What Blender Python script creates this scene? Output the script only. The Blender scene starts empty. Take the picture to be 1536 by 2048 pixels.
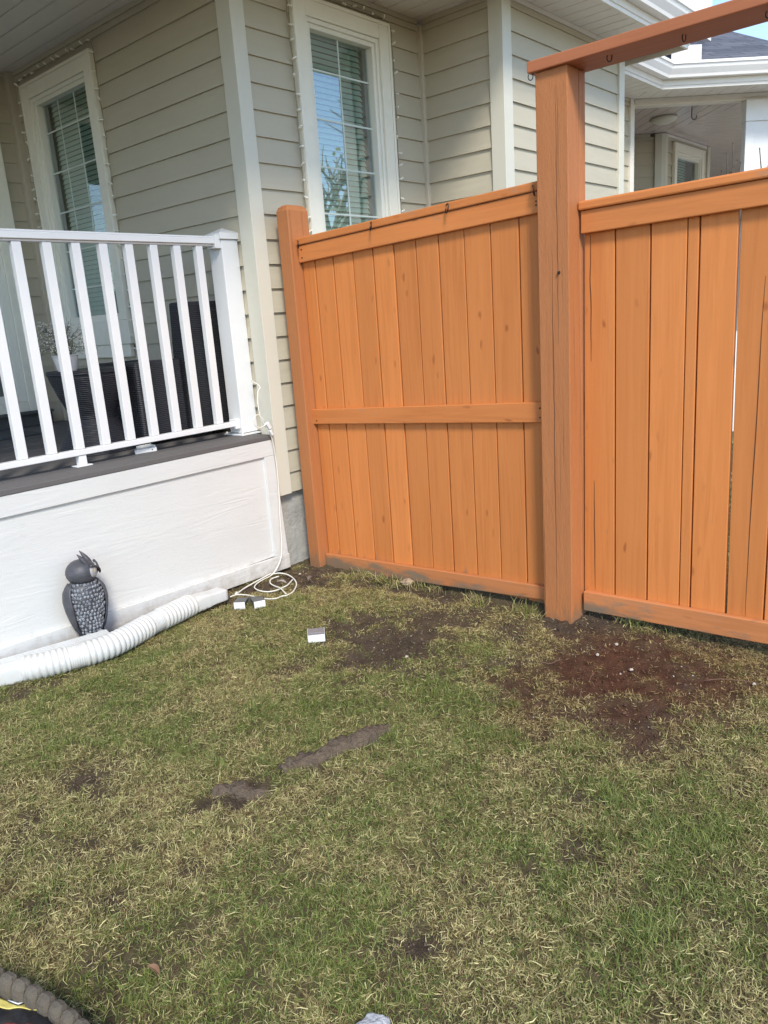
import bpy, bmesh, math, random
import numpy as np
from mathutils import Vector, Matrix, noise as mnoise
random.seed(7); np.random.seed(7)
S = bpy.context.scene
R = math.radians
# ------------------------------------------------------------------ camera
cam = bpy.data.objects.new('camera', bpy.data.cameras.new('camera'))
S.collection.objects.link(cam)
cam.data.sensor_fit = 'VERTICAL'; cam.data.sensor_height = 36; cam.data.sensor_width = 27
cam.data.lens = 1534.75/2048*36
cam.data.clip_start = .02; cam.data.clip_end = 2000
cam.matrix_world = Matrix.Translation((0, 0, 1.35)) @ (Matrix.Rotation(R(-48.11187), 4, 'Z') @ Matrix.Rotation(R(75.81696), 4, 'X') @ Matrix.Rotation(R(-4.0426552), 4, 'Z'))
S.camera = cam
# ------------------------------------------------------------------ light
SUN_DIR = Vector((-.56, -.76, .92)).normalized()
el = math.asin(SUN_DIR.z); rot = math.atan2(SUN_DIR.x, SUN_DIR.y)
w = bpy.data.worlds.new('World'); S.world = w; w.use_nodes = True
nt = w.node_tree; bg = nt.nodes['Background']
sky = nt.nodes.new('ShaderNodeTexSky'); sky.sky_type = 'NISHITA'; sky.sun_disc = False
sky.sun_elevation = el; sky.sun_rotation = rot; sky.ozone_density = 1.4; sky.dust_density = .4
nt.links.new(sky.outputs[0], bg.inputs[0]); bg.inputs[1].default_value = .15
sl = bpy.data.lights.new('sun', 'SUN'); sl.energy = 1.9; sl.angle = R(13); sl.color = (1, .935, .82)
so = bpy.data.objects.new('sun', sl); S.collection.objects.link(so)
so.rotation_euler = SUN_DIR.to_track_quat('Z', 'Y').to_euler()
S.view_settings.view_transform = 'Standard'; S.view_settings.look = 'None'
S.view_settings.exposure = 1.05; S.view_settings.gamma = 1
S.render.resolution_x = 768; S.render.resolution_y = 1024
S.render.engine = 'CYCLES'

# ------------------------------------------------------------------ materials
def nd(t, k, **kw):
    n = t.nodes.new('ShaderNode'+k)
    for a, b in kw.items(): setattr(n, a, b)
    return n
def ramp(t, fac, stops):
    r = nd(t, 'ValToRGB'); e = r.color_ramp.elements
    while len(e) < len(stops): e.new(.5)
    for i, (p, c) in enumerate(stops):
        e[i].position = p; e[i].color = (c if len(c) == 4 else (*c, 1)) if hasattr(c, '__len__') else (c, c, c, 1)
    t.links.new(fac, r.inputs[0]); return r.outputs[0]
def mix(t, fac, a, b, mode='MIX'):
    m = nd(t, 'Mix', data_type='RGBA', blend_type=mode)
    for s, v in ((m.inputs[0], fac), (m.inputs[6], a), (m.inputs[7], b)):
        if isinstance(v, (int, float)): s.default_value = v if s == m.inputs[0] else (v, v, v, 1)
        elif isinstance(v, tuple): s.default_value = (*v, 1)
        else: t.links.new(v, s)
    return m.outputs[2]
def coords(t, scale=(1, 1, 1), rnd=False, rot=(0, 0, 0)):
    tc = nd(t, 'TexCoord'); mp = nd(t, 'Mapping'); mp.inputs[3].default_value = scale; mp.inputs[2].default_value = rot
    t.links.new(tc.outputs['Object'], mp.inputs[0])
    if rnd:
        at = nd(t, 'Attribute', attribute_name='rnd'); mu = nd(t, 'Math', operation='MULTIPLY'); mu.inputs[1].default_value = 37.
        t.links.new(at.outputs['Fac'], mu.inputs[0]); ad = nd(t, 'VectorMath', operation='ADD')
        t.links.new(mp.outputs[0], ad.inputs[0]); t.links.new(mu.outputs[0], ad.inputs[1])
        return ad.outputs[0], at.outputs['Fac']
    return mp.outputs[0]
def noise(t, vec, scale=5, detail=4, rough=.55, dist=0):
    n = nd(t, 'TexNoise'); n.inputs['Scale'].default_value = scale; n.inputs['Detail'].default_value = detail
    n.inputs['Roughness'].default_value = rough; n.inputs['Distortion'].default_value = dist
    t.links.new(vec, n.inputs['Vector']); return n.outputs['Fac']
def bump(t, h, st, dist=.01, prev=None):
    b = nd(t, 'Bump'); b.inputs['Strength'].default_value = st; b.inputs['Distance'].default_value = dist
    t.links.new(h, b.inputs['Height'])
    if prev: t.links.new(prev, b.inputs['Normal'])
    return b.outputs[0]
def newmat(name):
    m = bpy.data.materials.new(name); m.use_nodes = True
    t = m.node_tree; return m, t, t.nodes['Principled BSDF']
def put(t, s, v):
    if isinstance(v, tuple): s.default_value = (*v, 1)
    elif isinstance(v, (int, float)): s.default_value = v
    else: t.links.new(v, s)

def plain(name, col, rough=.5, metal=0, var=.08, vs=6, bs=0, bsc=80, bd=.002, spec=.5, scale=(1, 1, 1), dirt=0, dirtc=(.12, .1, .07)):
    m, t, b = newmat(name); v = coords(t, scale)
    n = noise(t, v, vs, 5)
    c = mix(t, n, tuple(x*(1-var) for x in col), tuple(min(1, x*(1+var)) for x in col))
    if dirt:
        d = noise(t, v, 9, 8, .7); d = ramp(t, d, ((.5, 0), (.78, 1)))
        mm = nd(t, 'Math', operation='MULTIPLY'); mm.inputs[1].default_value = dirt; t.links.new(d, mm.inputs[0])
        c = mix(t, mm.outputs[0], c, dirtc)
    put(t, b.inputs['Base Color'], c); b.inputs['Roughness'].default_value = rough; b.inputs['Metallic'].default_value = metal
    b.inputs['Specular IOR Level'].default_value = spec
    if bs: put(t, b.inputs['Normal'], bump(t, noise(t, v, bsc, 3), bs, bd))
    return m

def wood(name, col, axis, rough_sawn=False, grey=.0, knots=True):
    """stained timber; axis = grain direction"""
    m, t, b = newmat(name)
    ai = 'XYZ'.index(axis)
    sc = [26., 26., 26.]; sc[ai] = 1.1
    v, rf = coords(t, tuple(sc), True)
    g = noise(t, v, 1.6, 6, .6, 1.2)
    sc2 = [5., 5., 5.]; sc2[ai] = .9
    v2, _ = coords(t, tuple(sc2), True)
    broad = noise(t, v2, 1.3, 3, .5, .6)
    dk = tuple(x*f for x, f in zip(col, (.74, .66, .6))); lt = tuple(min(1, x*f) for x, f in zip(col, (1.09, 1.12, 1.2)))
    c = mix(t, ramp(t, g, ((.36, 0), (.56, 1))), mix(t, .42, col, dk), col)
    c = mix(t, ramp(t, broad, ((.42, 0), (.7, .5))), c, lt)
    # streaky darker weathering bands along the grain
    sc5 = [11., 11., 11.]; sc5[ai] = .35
    v5, _ = coords(t, tuple(sc5), True)
    c = mix(t, ramp(t, noise(t, v5, 1.2, 3, .5), ((.5, 0), (.68, .6))), c, mix(t, .3, col, dk))
    # per board tone
    hv = nd(t, 'HueSaturation'); mr = nd(t, 'MapRange'); mr.inputs[3].default_value = .87; mr.inputs[4].default_value = 1.08
    t.links.new(rf, mr.inputs[0]); t.links.new(mr.outputs[0], hv.inputs['Value']); t.links.new(c, hv.inputs['Color']); c = hv.outputs[0]
    if knots:
        sc3 = [8.5, 8.5, 8.5]; sc3[ai] = 3.4
        v3, _ = coords(t, tuple(sc3), True)
        sp = nd(t, 'SeparateXYZ'); t.links.new(v3, sp.inputs[0]); cx_ = nd(t, 'CombineXYZ')
        t.links.new(sp.outputs[1], cx_.inputs[0]); t.links.new(sp.outputs[2], cx_.inputs[1])
        dn = nd(t, 'TexNoise'); dn.inputs['Scale'].default_value = 3; t.links.new(v3, dn.inputs['Vector'])
        vm = nd(t, 'VectorMath', operation='SCALE'); vm.inputs[3].default_value = .22; t.links.new(dn.outputs['Color'], vm.inputs[0])
        va = nd(t, 'VectorMath', operation='ADD'); t.links.new(cx_.outputs[0], va.inputs[0]); t.links.new(vm.outputs[0], va.inputs[1])
        vo = nd(t, 'TexVoronoi', voronoi_dimensions='2D'); vo.inputs['Scale'].default_value = 1.; t.links.new(va.outputs[0], vo.inputs['Vector'])
        k = ramp(t, vo.outputs['Distance'], ((.035, 1), (.055, .55), (.085, .0)))
        sep = nd(t, 'SeparateColor'); t.links.new(vo.outputs['Color'], sep.inputs[0])
        gate = ramp(t, sep.outputs[0], ((.45, 0), (.95, 1)))
        mm = nd(t, 'Math', operation='MULTIPLY'); t.links.new(k, mm.inputs[0]); t.links.new(gate, mm.inputs[1])
        m2 = nd(t, 'Math', operation='MULTIPLY'); m2.inputs[1].default_value = .68; t.links.new(mm.outputs[0], m2.inputs[0])
        c = mix(t, m2.outputs[0], c, tuple(x*f for x, f in zip(col, (.45, .33, .3))))
    # worn grey patches
    sc4 = [9., 9., 9.]; sc4[ai] = 2.5
    v4, _ = coords(t, tuple(sc4), True)
    wn = noise(t, v4, 1.6, 9, .7)
    if grey:
        c = mix(t, ramp(t, wn, ((.62-grey*.3, 0), (.74-grey*.2, .8))), c, (.30, .22, .15))
    # soil splash staining close to the ground (a real deposit)
    geo = nd(t, 'NewGeometry'); sx = nd(t, 'SeparateXYZ'); t.links.new(geo.outputs['Position'], sx.inputs[0])
    zr = nd(t, 'MapRange'); zr.inputs[1].default_value = .0; zr.inputs[2].default_value = .15; zr.inputs[3].default_value = .34; zr.inputs[4].default_value = 0.
    t.links.new(sx.outputs[2], zr.inputs[0]); ad = nd(t, 'Math', operation='ADD'); t.links.new(wn, ad.inputs[0]); t.links.new(zr.outputs[0], ad.inputs[1])
    c = mix(t, ramp(t, ad.outputs[0], ((.66, 0), (.82, .8))), c, (.16, .13, .09))
    put(t, b.inputs['Base Color'], c)
    b.inputs['Roughness'].default_value = .62; b.inputs['Specular IOR Level'].default_value = .35
    nb = bump(t, g, .25, .002)
    if rough_sawn:
        vv, _ = coords(t, (130, 130, 26), True)
        rn = noise(t, vv, 1.5, 3, .7)
        nb = bump(t, rn, .8, .003, nb)
        v6, _ = coords(t, (70, 70, .9), True); nb = bump(t, ramp(t, noise(t, v6, 1, 2), ((.30, 0), (.38, 1))), .5, .002, nb)
        t.links.remove(b.inputs['Base Color'].links[0]); c2 = mix(t, ramp(t, rn, ((.3, 0), (.6, 1))), mix(t, .45, col, dk), c)
        c2 = mix(t, ramp(t, noise(t, v6, 1, 2), ((.30, .6), (.37, 0))), c2, tuple(x*.4 for x in col)); put(t, b.inputs['Base Color'], c2)
    put(t, b.inputs['Normal'], nb)
    return m

ORANGE = (.60, .208, .055)
M = {}
M['board'] = wood('orange stained boards', ORANGE, 'Z')
M['rail'] = wood('orange stained rail', (.58, .200, .055), 'Y', grey=.1)
M['brail'] = wood('orange stained low rail', (.50, .19, .068), 'Y', grey=.32)
M['post'] = wood('rough sawn orange post', (.46, .178, .064), 'Z', True, knots=False)
M['beam'] = wood('orange brown plank', (.42, .145, .062), 'Y', knots=False)

def siding_mat(name, col):
    m, t, b = newmat(name)
    v = coords(t, (1, 1, 1))
    c = mix(t, noise(t, v, 2.3, 3), tuple(x*.94 for x in col), tuple(x*1.05 for x in col))
    v2 = coords(t, (3, 3, 24)); c = mix(t, ramp(t, noise(t, v2, 2, 6, .7), ((.5, 0), (.85, .22))), c, tuple(x*.72 for x in col))
    put(t, b.inputs['Base Color'], c); b.inputs['Roughness'].default_value = .48; b.inputs['Specular IOR Level'].default_value = .4
    vb = coords(t, (1.6, 1.6, 5)); nb = bump(t, noise(t, vb, 1.5, 2), .5, .02)
    vg = coords(t, (6, 6, 90)); nb = bump(t, noise(t, vg, 3, 3), .12, .002, nb)
    put(t, b.inputs['Normal'], nb); return m
M['siding'] = siding_mat('taupe vinyl siding', (.48, .435, .335))
M['trim'] = plain('stone vinyl trim', (.60, .58, .49), .45, var=.04, bs=.1)
M['jtrim'] = plain('taupe channel trim', (.52, .47, .37), .45, var=.04)
M['casing'] = plain('cream window casing', (.80, .77, .66), .45, var=.03, vs=3, bs=.08, bsc=40, dirt=.12)
M['sash'] = plain('cream window sash', (.78, .76, .67), .4, var=.02)
M['grille'] = plain('pale grille bar', (.62, .68, .63), .4, var=.02)
M['white'] = plain('white painted aluminium', (.72, .72, .72), .33, var=.03, dirt=.10, dirtc=(.45, .42, .36))
M['gutter'] = plain('white gutter metal', (.84, .82, .80), .35, var=.03, dirt=.1, dirtc=(.5, .45, .4))
M['fascia'] = plain('cream fascia metal', (.76, .72, .65), .4, var=.03)
M['soffit'] = plain('grey vinyl soffit', (.78, .75, .71), .38, var=.05, vs=20, bs=.15, bsc=300, bd=.001)
M['gsoffit'] = plain('glossy vinyl soffit', (.62, .54, .52), .2, var=.06, vs=8, bs=.1, bsc=60, bd=.001)
M['concrete'] = plain('grey parged foundation', (.36, .35, .32), .9, var=.25, vs=14, bs=.8, bsc=26, bd=.01, dirt=.5)
M['black'] = plain('black metal', (.012, .012, .013), .45, .3)
M['bulb'] = plain('frosted bulb plastic', (.85, .83, .74), .25, var=.02)
M['cord'] = plain('white cord rubber', (.70, .69, .63), .5, var=.08)
M['greencord'] = plain('taupe light wire', (.34, .30, .22), .6)
M['deck'] = plain('grey composite deck', (.115, .108, .105), .7, var=.15, vs=5, bs=.4, bsc=60, scale=(.4, 8, 8))
M['hose'] = plain('white corrugated plastic', (.58, .59, .58), .38, var=.06, dirt=.6, dirtc=(.5, .45, .36), bs=.1, bsc=30)
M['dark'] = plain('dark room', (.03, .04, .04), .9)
M['blind'] = plain('window blind slat', (.52, .63, .585), .5, var=.03)
M['curtain'] = plain('grey curtain', (.22, .30, .28), .8, var=.1, scale=(12, 12, 1))
M['mat'] = plain('dark door mat', (.07, .075, .075), .95, var=.3, vs=60, bs=.6, bsc=200)
M['grass2'] = None

def paint_skirt():
    m, t, b = newmat('white wood grain hardboard')
    v = coords(t, (1.2, 6, 11)); n1 = noise(t, v, 1.3, 2, .5, .8)
    mu = nd(t, 'Math', operation='MULTIPLY'); mu.inputs[1].default_value = 26; t.links.new(n1, mu.inputs[0])
    si = nd(t, 'Math', operation='SINE'); t.links.new(mu.outputs[0], si.inputs[0])
    v2 = coords(t, (14, 60, 130)); n2 = noise(t, v2, 1.2, 4, .7)
    vm = coords(t, (2, 2, 4)); msk = ramp(t, noise(t, vm, 1.4, 2), ((.4, 0), (.65, 1)))
    h = mix(t, msk, n2, si.outputs[0])
    nb = bump(t, h, .22, .0018); nb = bump(t, n2, .45, .0016, nb)
    put(t, b.inputs['Normal'], nb)
    c = mix(t, noise(t, coords(t, (1, 1, 2)), 2.5, 5), (.59, .59, .575), (.68, .68, .665))
    d = ramp(t, noise(t, coords(t, (3, 3, 9)), 4, 8, .75), ((.6, 0), (.85, .5)))
    c = mix(t, d, c, (.52, .47, .38))
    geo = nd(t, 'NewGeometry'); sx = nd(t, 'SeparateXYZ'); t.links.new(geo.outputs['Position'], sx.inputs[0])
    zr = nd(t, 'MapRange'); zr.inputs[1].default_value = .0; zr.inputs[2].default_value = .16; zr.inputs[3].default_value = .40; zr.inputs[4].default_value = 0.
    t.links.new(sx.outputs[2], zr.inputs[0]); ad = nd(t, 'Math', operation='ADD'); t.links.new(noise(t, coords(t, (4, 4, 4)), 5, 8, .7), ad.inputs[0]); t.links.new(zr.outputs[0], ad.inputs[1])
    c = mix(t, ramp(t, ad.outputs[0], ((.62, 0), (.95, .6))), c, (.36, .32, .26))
    put(t, b.inputs['Base Color'], c); b.inputs['Roughness'].default_value = .5; return m
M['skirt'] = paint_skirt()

def wicker():
    m, t, b = newmat('dark woven wicker')
    v = coords(t, (1, 1, 1)); wv = nd(t, 'TexWave', bands_direction='Z'); wv.inputs['Scale'].default_value = 32; wv.inputs['Distortion'].default_value = 1.5
    t.links.new(v, wv.inputs[0]); w2 = nd(t, 'TexWave', bands_direction='DIAGONAL'); w2.inputs['Scale'].default_value = 26; t.links.new(v, w2.inputs[0])
    h = mix(t, .5, wv.outputs['Fac'], w2.outputs['Fac'], 'MULTIPLY')
    c = mix(t, wv.outputs['Fac'], (.014, .015, .02), (.035, .037, .045)); put(t, b.inputs['Base Color'], c)
    b.inputs['Roughness'].default_value = .5; put(t, b.inputs['Normal'], bump(t, h, .7, .004)); return m
M['wicker'] = wicker()

def glass(name, tint, refl, body):
    m, t, b = newmat(name)
    t.nodes.remove(b); out = t.nodes['Material Output']
    tr = nd(t, 'BsdfTransparent'); tr.inputs[0].default_value = (*tint, 1)
    gl = nd(t, 'BsdfGlossy'); gl.inputs['Roughness'].default_value = .012; gl.inputs[0].default_value = (.93, .97, 1, 1)
    nb = bump(t, noise(t, coords(t, (1, 1, 1)), 2.2, 1), .06, .02); t.links.new(nb, gl.inputs['Normal'])
    df = nd(t, 'BsdfDiffuse'); df.inputs[0].default_value = (*body, 1)
    m1 = nd(t, 'MixShader'); m1.inputs[0].default_value = .07; t.links.new(tr.outputs[0], m1.inputs[1]); t.links.new(df.outputs[0], m1.inputs[2])
    fr = nd(t, 'Fresnel'); fr.inputs[0].default_value = refl
    ge = nd(t, 'NewGeometry'); fm = nd(t, 'MapRange'); fm.inputs[3].default_value = 1; fm.inputs[4].default_value = 0; t.links.new(ge.outputs['Backfacing'], fm.inputs[0]); mf = nd(t, 'Math', operation='MULTIPLY'); t.links.new(fr.outputs[0], mf.inputs[0]); t.links.new(fm.outputs[0], mf.inputs[1])
    m2 = nd(t, 'MixShader'); t.links.new(mf.outputs[0], m2.inputs[0]); t.links.new(m1.outputs[0], m2.inputs[1]); t.links.new(gl.outputs[0], m2.inputs[2])
    t.links.new(m2.outputs[0], out.inputs[0]); return m
M['glass'] = glass('coated window glass', (.86, .95, .92), 3.7, (.06, .15, .12))

def shingles():
    m, t, b = newmat('slate asphalt shingles')
    tc = nd(t, 'TexCoord'); br = nd(t, 'TexBrick'); br.offset = .37; br.inputs['Scale'].default_value = 1
    br.inputs['Brick Width'].default_value = .30; br.inputs['Row Height'].default_value = .14; br.inputs['Mortar Size'].default_value = .006
    br.inputs['Color1'].default_value = (.075, .08, .10, 1); br.inputs['Color2'].default_value = (.14, .145, .17, 1); br.inputs['Mortar'].default_value = (.03, .03, .04, 1)
    t.links.new(tc.outputs['UV'], br.inputs[0])
    c = mix(t, noise(t, coords(t), 60, 5, .8), .65, 1.3, 'MIX'); c = mix(t, 1., br.outputs['Color'], c, 'MULTIPLY')
    put(t, b.inputs['Base Color'], c); b.inputs['Roughness'].default_value = .9
    put(t, b.inputs['Normal'], bump(t, br.outputs['Fac'], -.6, .01)); return m
M['shingle'] = shingles()

def attr_mat(name, rough=.8, spec=.3, bs=0, bsc=200, bd=.004, trans=0):
    m, t, b = newmat(name); a = nd(t, 'Attribute', attribute_name='col')
    c = a.outputs['Color']
    if bs:
        v = coords(t); n = noise(t, v, bsc, 6, .7); c = mix(t, 1., c, mix(t, n, .45, 1.5), 'MULTIPLY')
        put(t, b.inputs['Normal'], bump(t, n, bs, bd))
    put(t, b.inputs['Base Color'], c); b.inputs['Roughness'].default_value = rough; b.inputs['Specular IOR Level'].default_value = spec
    if trans:
        out = t.nodes['Material Output']; tl = nd(t, 'BsdfTranslucent'); t.links.new(c, tl.inputs[0]); mx = nd(t, 'MixShader'); mx.inputs[0].default_value = trans
        t.links.new(b.outputs[0], mx.inputs[1]); t.links.new(tl.outputs[0], mx.inputs[2]); t.links.new(mx.outputs[0], out.inputs[0])
    return m
M['soil'] = attr_mat('lawn soil', .95, .15, 1., 130, .012)
M['blade'] = attr_mat('grass blades', .55, .35, trans=.25)
M['root'] = plain('weathered root bark', (.115, .083, .055), .9, var=.5, vs=45, bs=1., bsc=70, bd=.02, dirt=.9, dirtc=(.07, .055, .04))

# ------------------------------------------------------------------ mesh builder
class MB:
    def __init__(s): s.v = []; s.f = []; s.r = []; s.uv = None
    def add(s, vs, fs, rnd=None):
        o = len(s.v); s.v += [tuple(p) for p in vs]; s.f += [tuple(i+o for i in f) for f in fs]
        rnd = random.random() if rnd is None else rnd; s.r += [rnd]*len(fs); return s
    def hexa(s, p, rnd=None):   # 8 points: bottom 4 (ccw), top 4
        return s.add(p, [(3, 2, 1, 0), (4, 5, 6, 7), (0, 1, 5, 4), (1, 2, 6, 5), (2, 3, 7, 6), (3, 0, 4, 7)], rnd)
    def box(s, x0, x1, y0, y1, z0, z1, rnd=None):
        return s.hexa([(x0, y0, z0), (x1, y0, z0), (x1, y1, z0), (x0, y1, z0), (x0, y0, z1), (x1, y0, z1), (x1, y1, z1), (x0, y1, z1)], rnd)
    def obox(s, o, u, v, wv, rnd=None):
        o, u, v, wv = map(Vector, (o, u, v, wv))
        return s.hexa([o, o+u, o+u+v, o+v, o+wv, o+u+wv, o+u+v+wv, o+v+wv], rnd)
    def sbox(s, x0, x1, ya, yb, za0, za1, zb0, zb1, rnd=None):
        return s.hexa([(x0, ya, za0), (x1, ya, za0), (x1, yb, zb0), (x0, yb, zb0), (x0, ya, za1), (x1, ya, za1), (x1, yb, zb1), (x0, yb, zb1)], rnd)
    def prism(s, pts, ext, rnd=None):  # polygon list of 3d pts, extruded
        n = len(pts); e = Vector(ext); P = [Vector(p) for p in pts]; vs = P+[p+e for p in P]
        fs = [tuple(range(n))[::-1], tuple(range(n, 2*n))]+[(i, (i+1) % n, (i+1) % n+n, i+n) for i in range(n)]
        return s.add(vs, fs, rnd)
    def tube(s, path, rad, n=8, close=False, cap=True, sq=None):
        P = [Vector(p) for p in path]; L = len(P); rads = rad if hasattr(rad, '__len__') else [rad]*L
        vs = []; up = None
        for i in range(L):
            a = P[(i-1) % L if close else max(0, i-1)]; b = P[(i+1) % L if close else min(L-1, i+1)]
            tg = (b-a).normalized()
            if up is None:
                up = Vector((0, 0, 1)) if abs(tg.z) < .9 else Vector((1, 0, 0))
            up = (up-tg*up.dot(tg)).normalized(); sd = tg.cross(up)
            for k in range(n):
                an = 2*math.pi*(k+.5)/n; ca, sa = math.cos(an), math.sin(an)
                vs.append(P[i]+(sd*ca+up*sa)*rads[i])
        fs = []
        for i in range(L if close else L-1):
            j = (i+1) % L
            for k in range(n): fs.append((i*n+k, i*n+(k+1) % n, j*n+(k+1) % n, j*n+k))
        if cap and not close: fs += [tuple(range(n))[::-1], tuple((L-1)*n+k for k in range(n))]
        return s.add(vs, fs)
    def lathe(s, prof, c, n=24, sx=1, sy=1):
        vs = []; L = len(prof)
        for r, z in prof:
            for k in range(n):
                a = 2*math.pi*k/n; vs.append((c[0]+r*math.cos(a)*sx, c[1]+r*math.sin(a)*sy, c[2]+z))
        fs = [(i*n+k, i*n+(k+1) % n, (i+1)*n+(k+1) % n, (i+1)*n+k) for i in range(L-1) for k in range(n)]
        fs += [tuple(range(n))[::-1], tuple((L-1)*n+k for k in range(n))]
        return s.add(vs, fs)
    def ell(s, c, r, n=16, mlat=10, rotm=None):
        prof = [(math.sin(math.pi*i/mlat), -math.cos(math.pi*i/mlat)) for i in range(1, mlat)]
        vs = []
        for pr, pz in prof:
            for k in range(n):
                a = 2*math.pi*k/n; p = Vector((pr*math.cos(a)*r[0], pr*math.sin(a)*r[1], pz*r[2]))
                if rotm: p = rotm @ p
                vs.append(p+Vector(c))
        L = len(prof); fs = [(i*n+k, i*n+(k+1) % n, (i+1)*n+(k+1) % n, (i+1)*n+k) for i in range(L-1) for k in range(n)]
        fs += [tuple(range(n))[::-1], tuple((L-1)*n+k for k in range(n))]
        return s.add(vs, fs)
    def xf(s, mtx):
        s.v = [tuple(mtx @ Vector(p)) for p in s.v]; return s

ORIG = {}
def tag(o, label=None, cat=None, group=None, kind=None):
    if label: o['label'] = label
    if cat: o['category'] = cat
    if group: o['group'] = group
    if kind: o['kind'] = kind
    return o
def thing(name, label, cat, loc=(0, 0, 0), group=None):
    o = bpy.data.objects.new(name, None); S.collection.objects.link(o); o.location = loc; ORIG[o.name] = Vector(loc)
    o.empty_display_size = .05
    return tag(o, label, cat, group)
def obj(name, mb, mat, parent=None, bev=0, smooth=False, origin=None, label=None):
    me = bpy.data.meshes.new(name)
    po = ORIG[parent.name] if parent else Vector((0, 0, 0))
    og = Vector(origin) if origin is not None else po
    me.from_pydata([tuple(Vector(p)-og) for p in mb.v], [], mb.f)
    a = me.attributes.new('rnd', 'FLOAT', 'FACE'); a.data.foreach_set('value', mb.r)
    if smooth: me.shade_smooth()
    me.materials.append(M[mat] if isinstance(mat, str) else mat)
    bm = bmesh.new(); bm.from_mesh(me); bmesh.ops.recalc_face_normals(bm, faces=bm.faces); bm.to_mesh(me); bm.free()
    o = bpy.data.objects.new(name, me); S.collection.objects.link(o)
    if parent: o.parent = parent
    o.location = og-po; ORIG[o.name] = og
    if bev:
        b = o.modifiers.new('bevel', 'BEVEL'); b.width = bev; b.segments = 2; b.limit_method = 'ANGLE'; b.angle_limit = R(40)
        b.harden_normals = False
    if label: o['label'] = label
    return o
def smooth_path(P, n=8, closed=False):
    P = [Vector(p) for p in P]; out = []; L = len(P)
    for i in range(L-1):
        p0 = P[max(0, i-1)]; p1 = P[i]; p2 = P[i+1]; p3 = P[min(L-1, i+2)]
        for k in range(n):
            t = k/n; out.append(.5*((2*p1)+(p2-p0)*t+(2*p0-5*p1+4*p2-p3)*t*t+(3*p1-p0-3*p2+p3)*t**3))
    out.append(P[-1]); return out

# ------------------------------------------------------------------ terrain
def hsh(ix, iy, seed):
    n = (ix*374761393+iy*668265263+seed*1274126177) & 0xffffffff
    n = ((n ^ (n >> 13))*1274126177) & 0xffffffff
    return ((n ^ (n >> 16)) & 0xffff)/65535.
def vn(x, y, sc, seed=0):
    x = np.asarray(x)*sc; y = np.asarray(y)*sc; ix = np.floor(x).astype(np.int64); iy = np.floor(y).astype(np.int64)
    fx = x-ix; fy = y-iy; fx = fx*fx*(3-2*fx); fy = fy*fy*(3-2*fy)
    h = lambda a, b: hsh(a, b, seed)
    return (h(ix, iy)*(1-fx)+h(ix+1, iy)*fx)*(1-fy)+(h(ix, iy+1)*(1-fx)+h(ix+1, iy+1)*fx)*fy
def fbm(x, y, sc, seed=0, o=4):
    return sum(vn(x, y, sc*2**i, seed+i*7)*.5**i for i in range(o))/sum(.5**i for i in range(o))
# bare places (x, y, rx, ry, strength)
BARE = [(2.28, 2.02, .30, .27, 1.), (2.60, 1.98, .28, .18, .8), (1.53, 1.64, .16, .03, .4), (2.36, 2.30, .16, .16, .85), (2.84, 2.3, .12, .70, .85), (2.66, 1.66, .22, .12, .7), (2.80, 1.95, .14, .35, .6), (2.76, 3.02, .22, .22, 1.1), (2.45, 3.1, .30, .10, 1.), (1.7, 3.17, .9, .09, .9),
        (2.56, 1.16, .42, .36, 1.), (2.24, .98, .20, .19, 1.), (2.86, 1.45, .20, .22, 1.1), (2.62, .78, .22, .13, .7), (2.9, 1.05, .16, .3, .5), (3.2, 1.2, .3, .3, .6),
        (.966, 2.177, .085, .07, 1.), (.93, 2.1, .05, .05, .7), (1.087, 1.762, .05, .05, .8), (1.19, 1.70, .09, .05, 1.), (1.06, .934, .05, .045, .9), (1.02, .98, .05, .04, .6),
        (.838, 1.772, .05, .045, .8), (.72, 1.62, .06, .05, .6), (.77, 1.9, .05, .05, .6), (.88, 1.55, .04, .05, .5), (1.537, .806, .06, .05, .65), (1.74, .90, .05, .05, .5), (1.40, .86, .04, .04, .6), (1.9, 2.22, .14, .06, .55), (1.1, 2.95, .14, .05, .8),
        (1.62, 2.55, .12, .05, .45), (.6, 1.45, .1, .06, .45), (.52, 1.35, .05, .15, .45), (1.3, 2.62, .10, .06, .4), (2.0, 1.75, .12, .06, .4), (1.95, 1.5, .08, .05, .35), (.737, 2.133, .05, .05, .6), (.62, 1.75, .05, .04, .5)]
def bare(x, y):
    b = np.zeros_like(x); j = (fbm(x, y, 14, 3, 4)-.5)*1.9
    for cx, cy, rx, ry, s in BARE:
        d = np.sqrt(((x-cx)/rx)**2+((y-cy)/ry)**2)+j
        b = np.maximum(b, s*np.clip((1.6-d)*.8, 0, 1))
    return b
def redness(x, y):
    j = (fbm(x, y, 9, 31, 4)-.5)*1.2
    r = np.zeros_like(x)
    for cx, cy, rx, ry, s in ((2.5, 1.12, .50, .40, 1.), (2.75, .85, .4, .25, .9), (2.2, 1.0, .3, .2, .5)):
        r = np.maximum(r, .9*s*np.clip(1.3-(np.sqrt(((x-cx)/rx)**2+((y-cy)/ry)**2)+j), 0, 1))
    return r
def gh(x, y):
    x = np.asarray(x, float); y = np.asarray(y, float)
    near = np.exp(-((x-1.7)**2+(y-1.7)**2)/40.)
    h = (fbm(x, y, 2.2, 11, 3)-.5)*.03+(fbm(x, y, 13, 5, 3)-.5)*.012
    b = bare(x, y); h = h-b*.010+b*(fbm(x, y, 55, 9, 3)-.5)*.022
    h = h+.035*np.clip((1.75-x)/.7, 0, 1)*np.clip((y-2.9)/.25, 0, 1)
    return h*near
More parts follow.
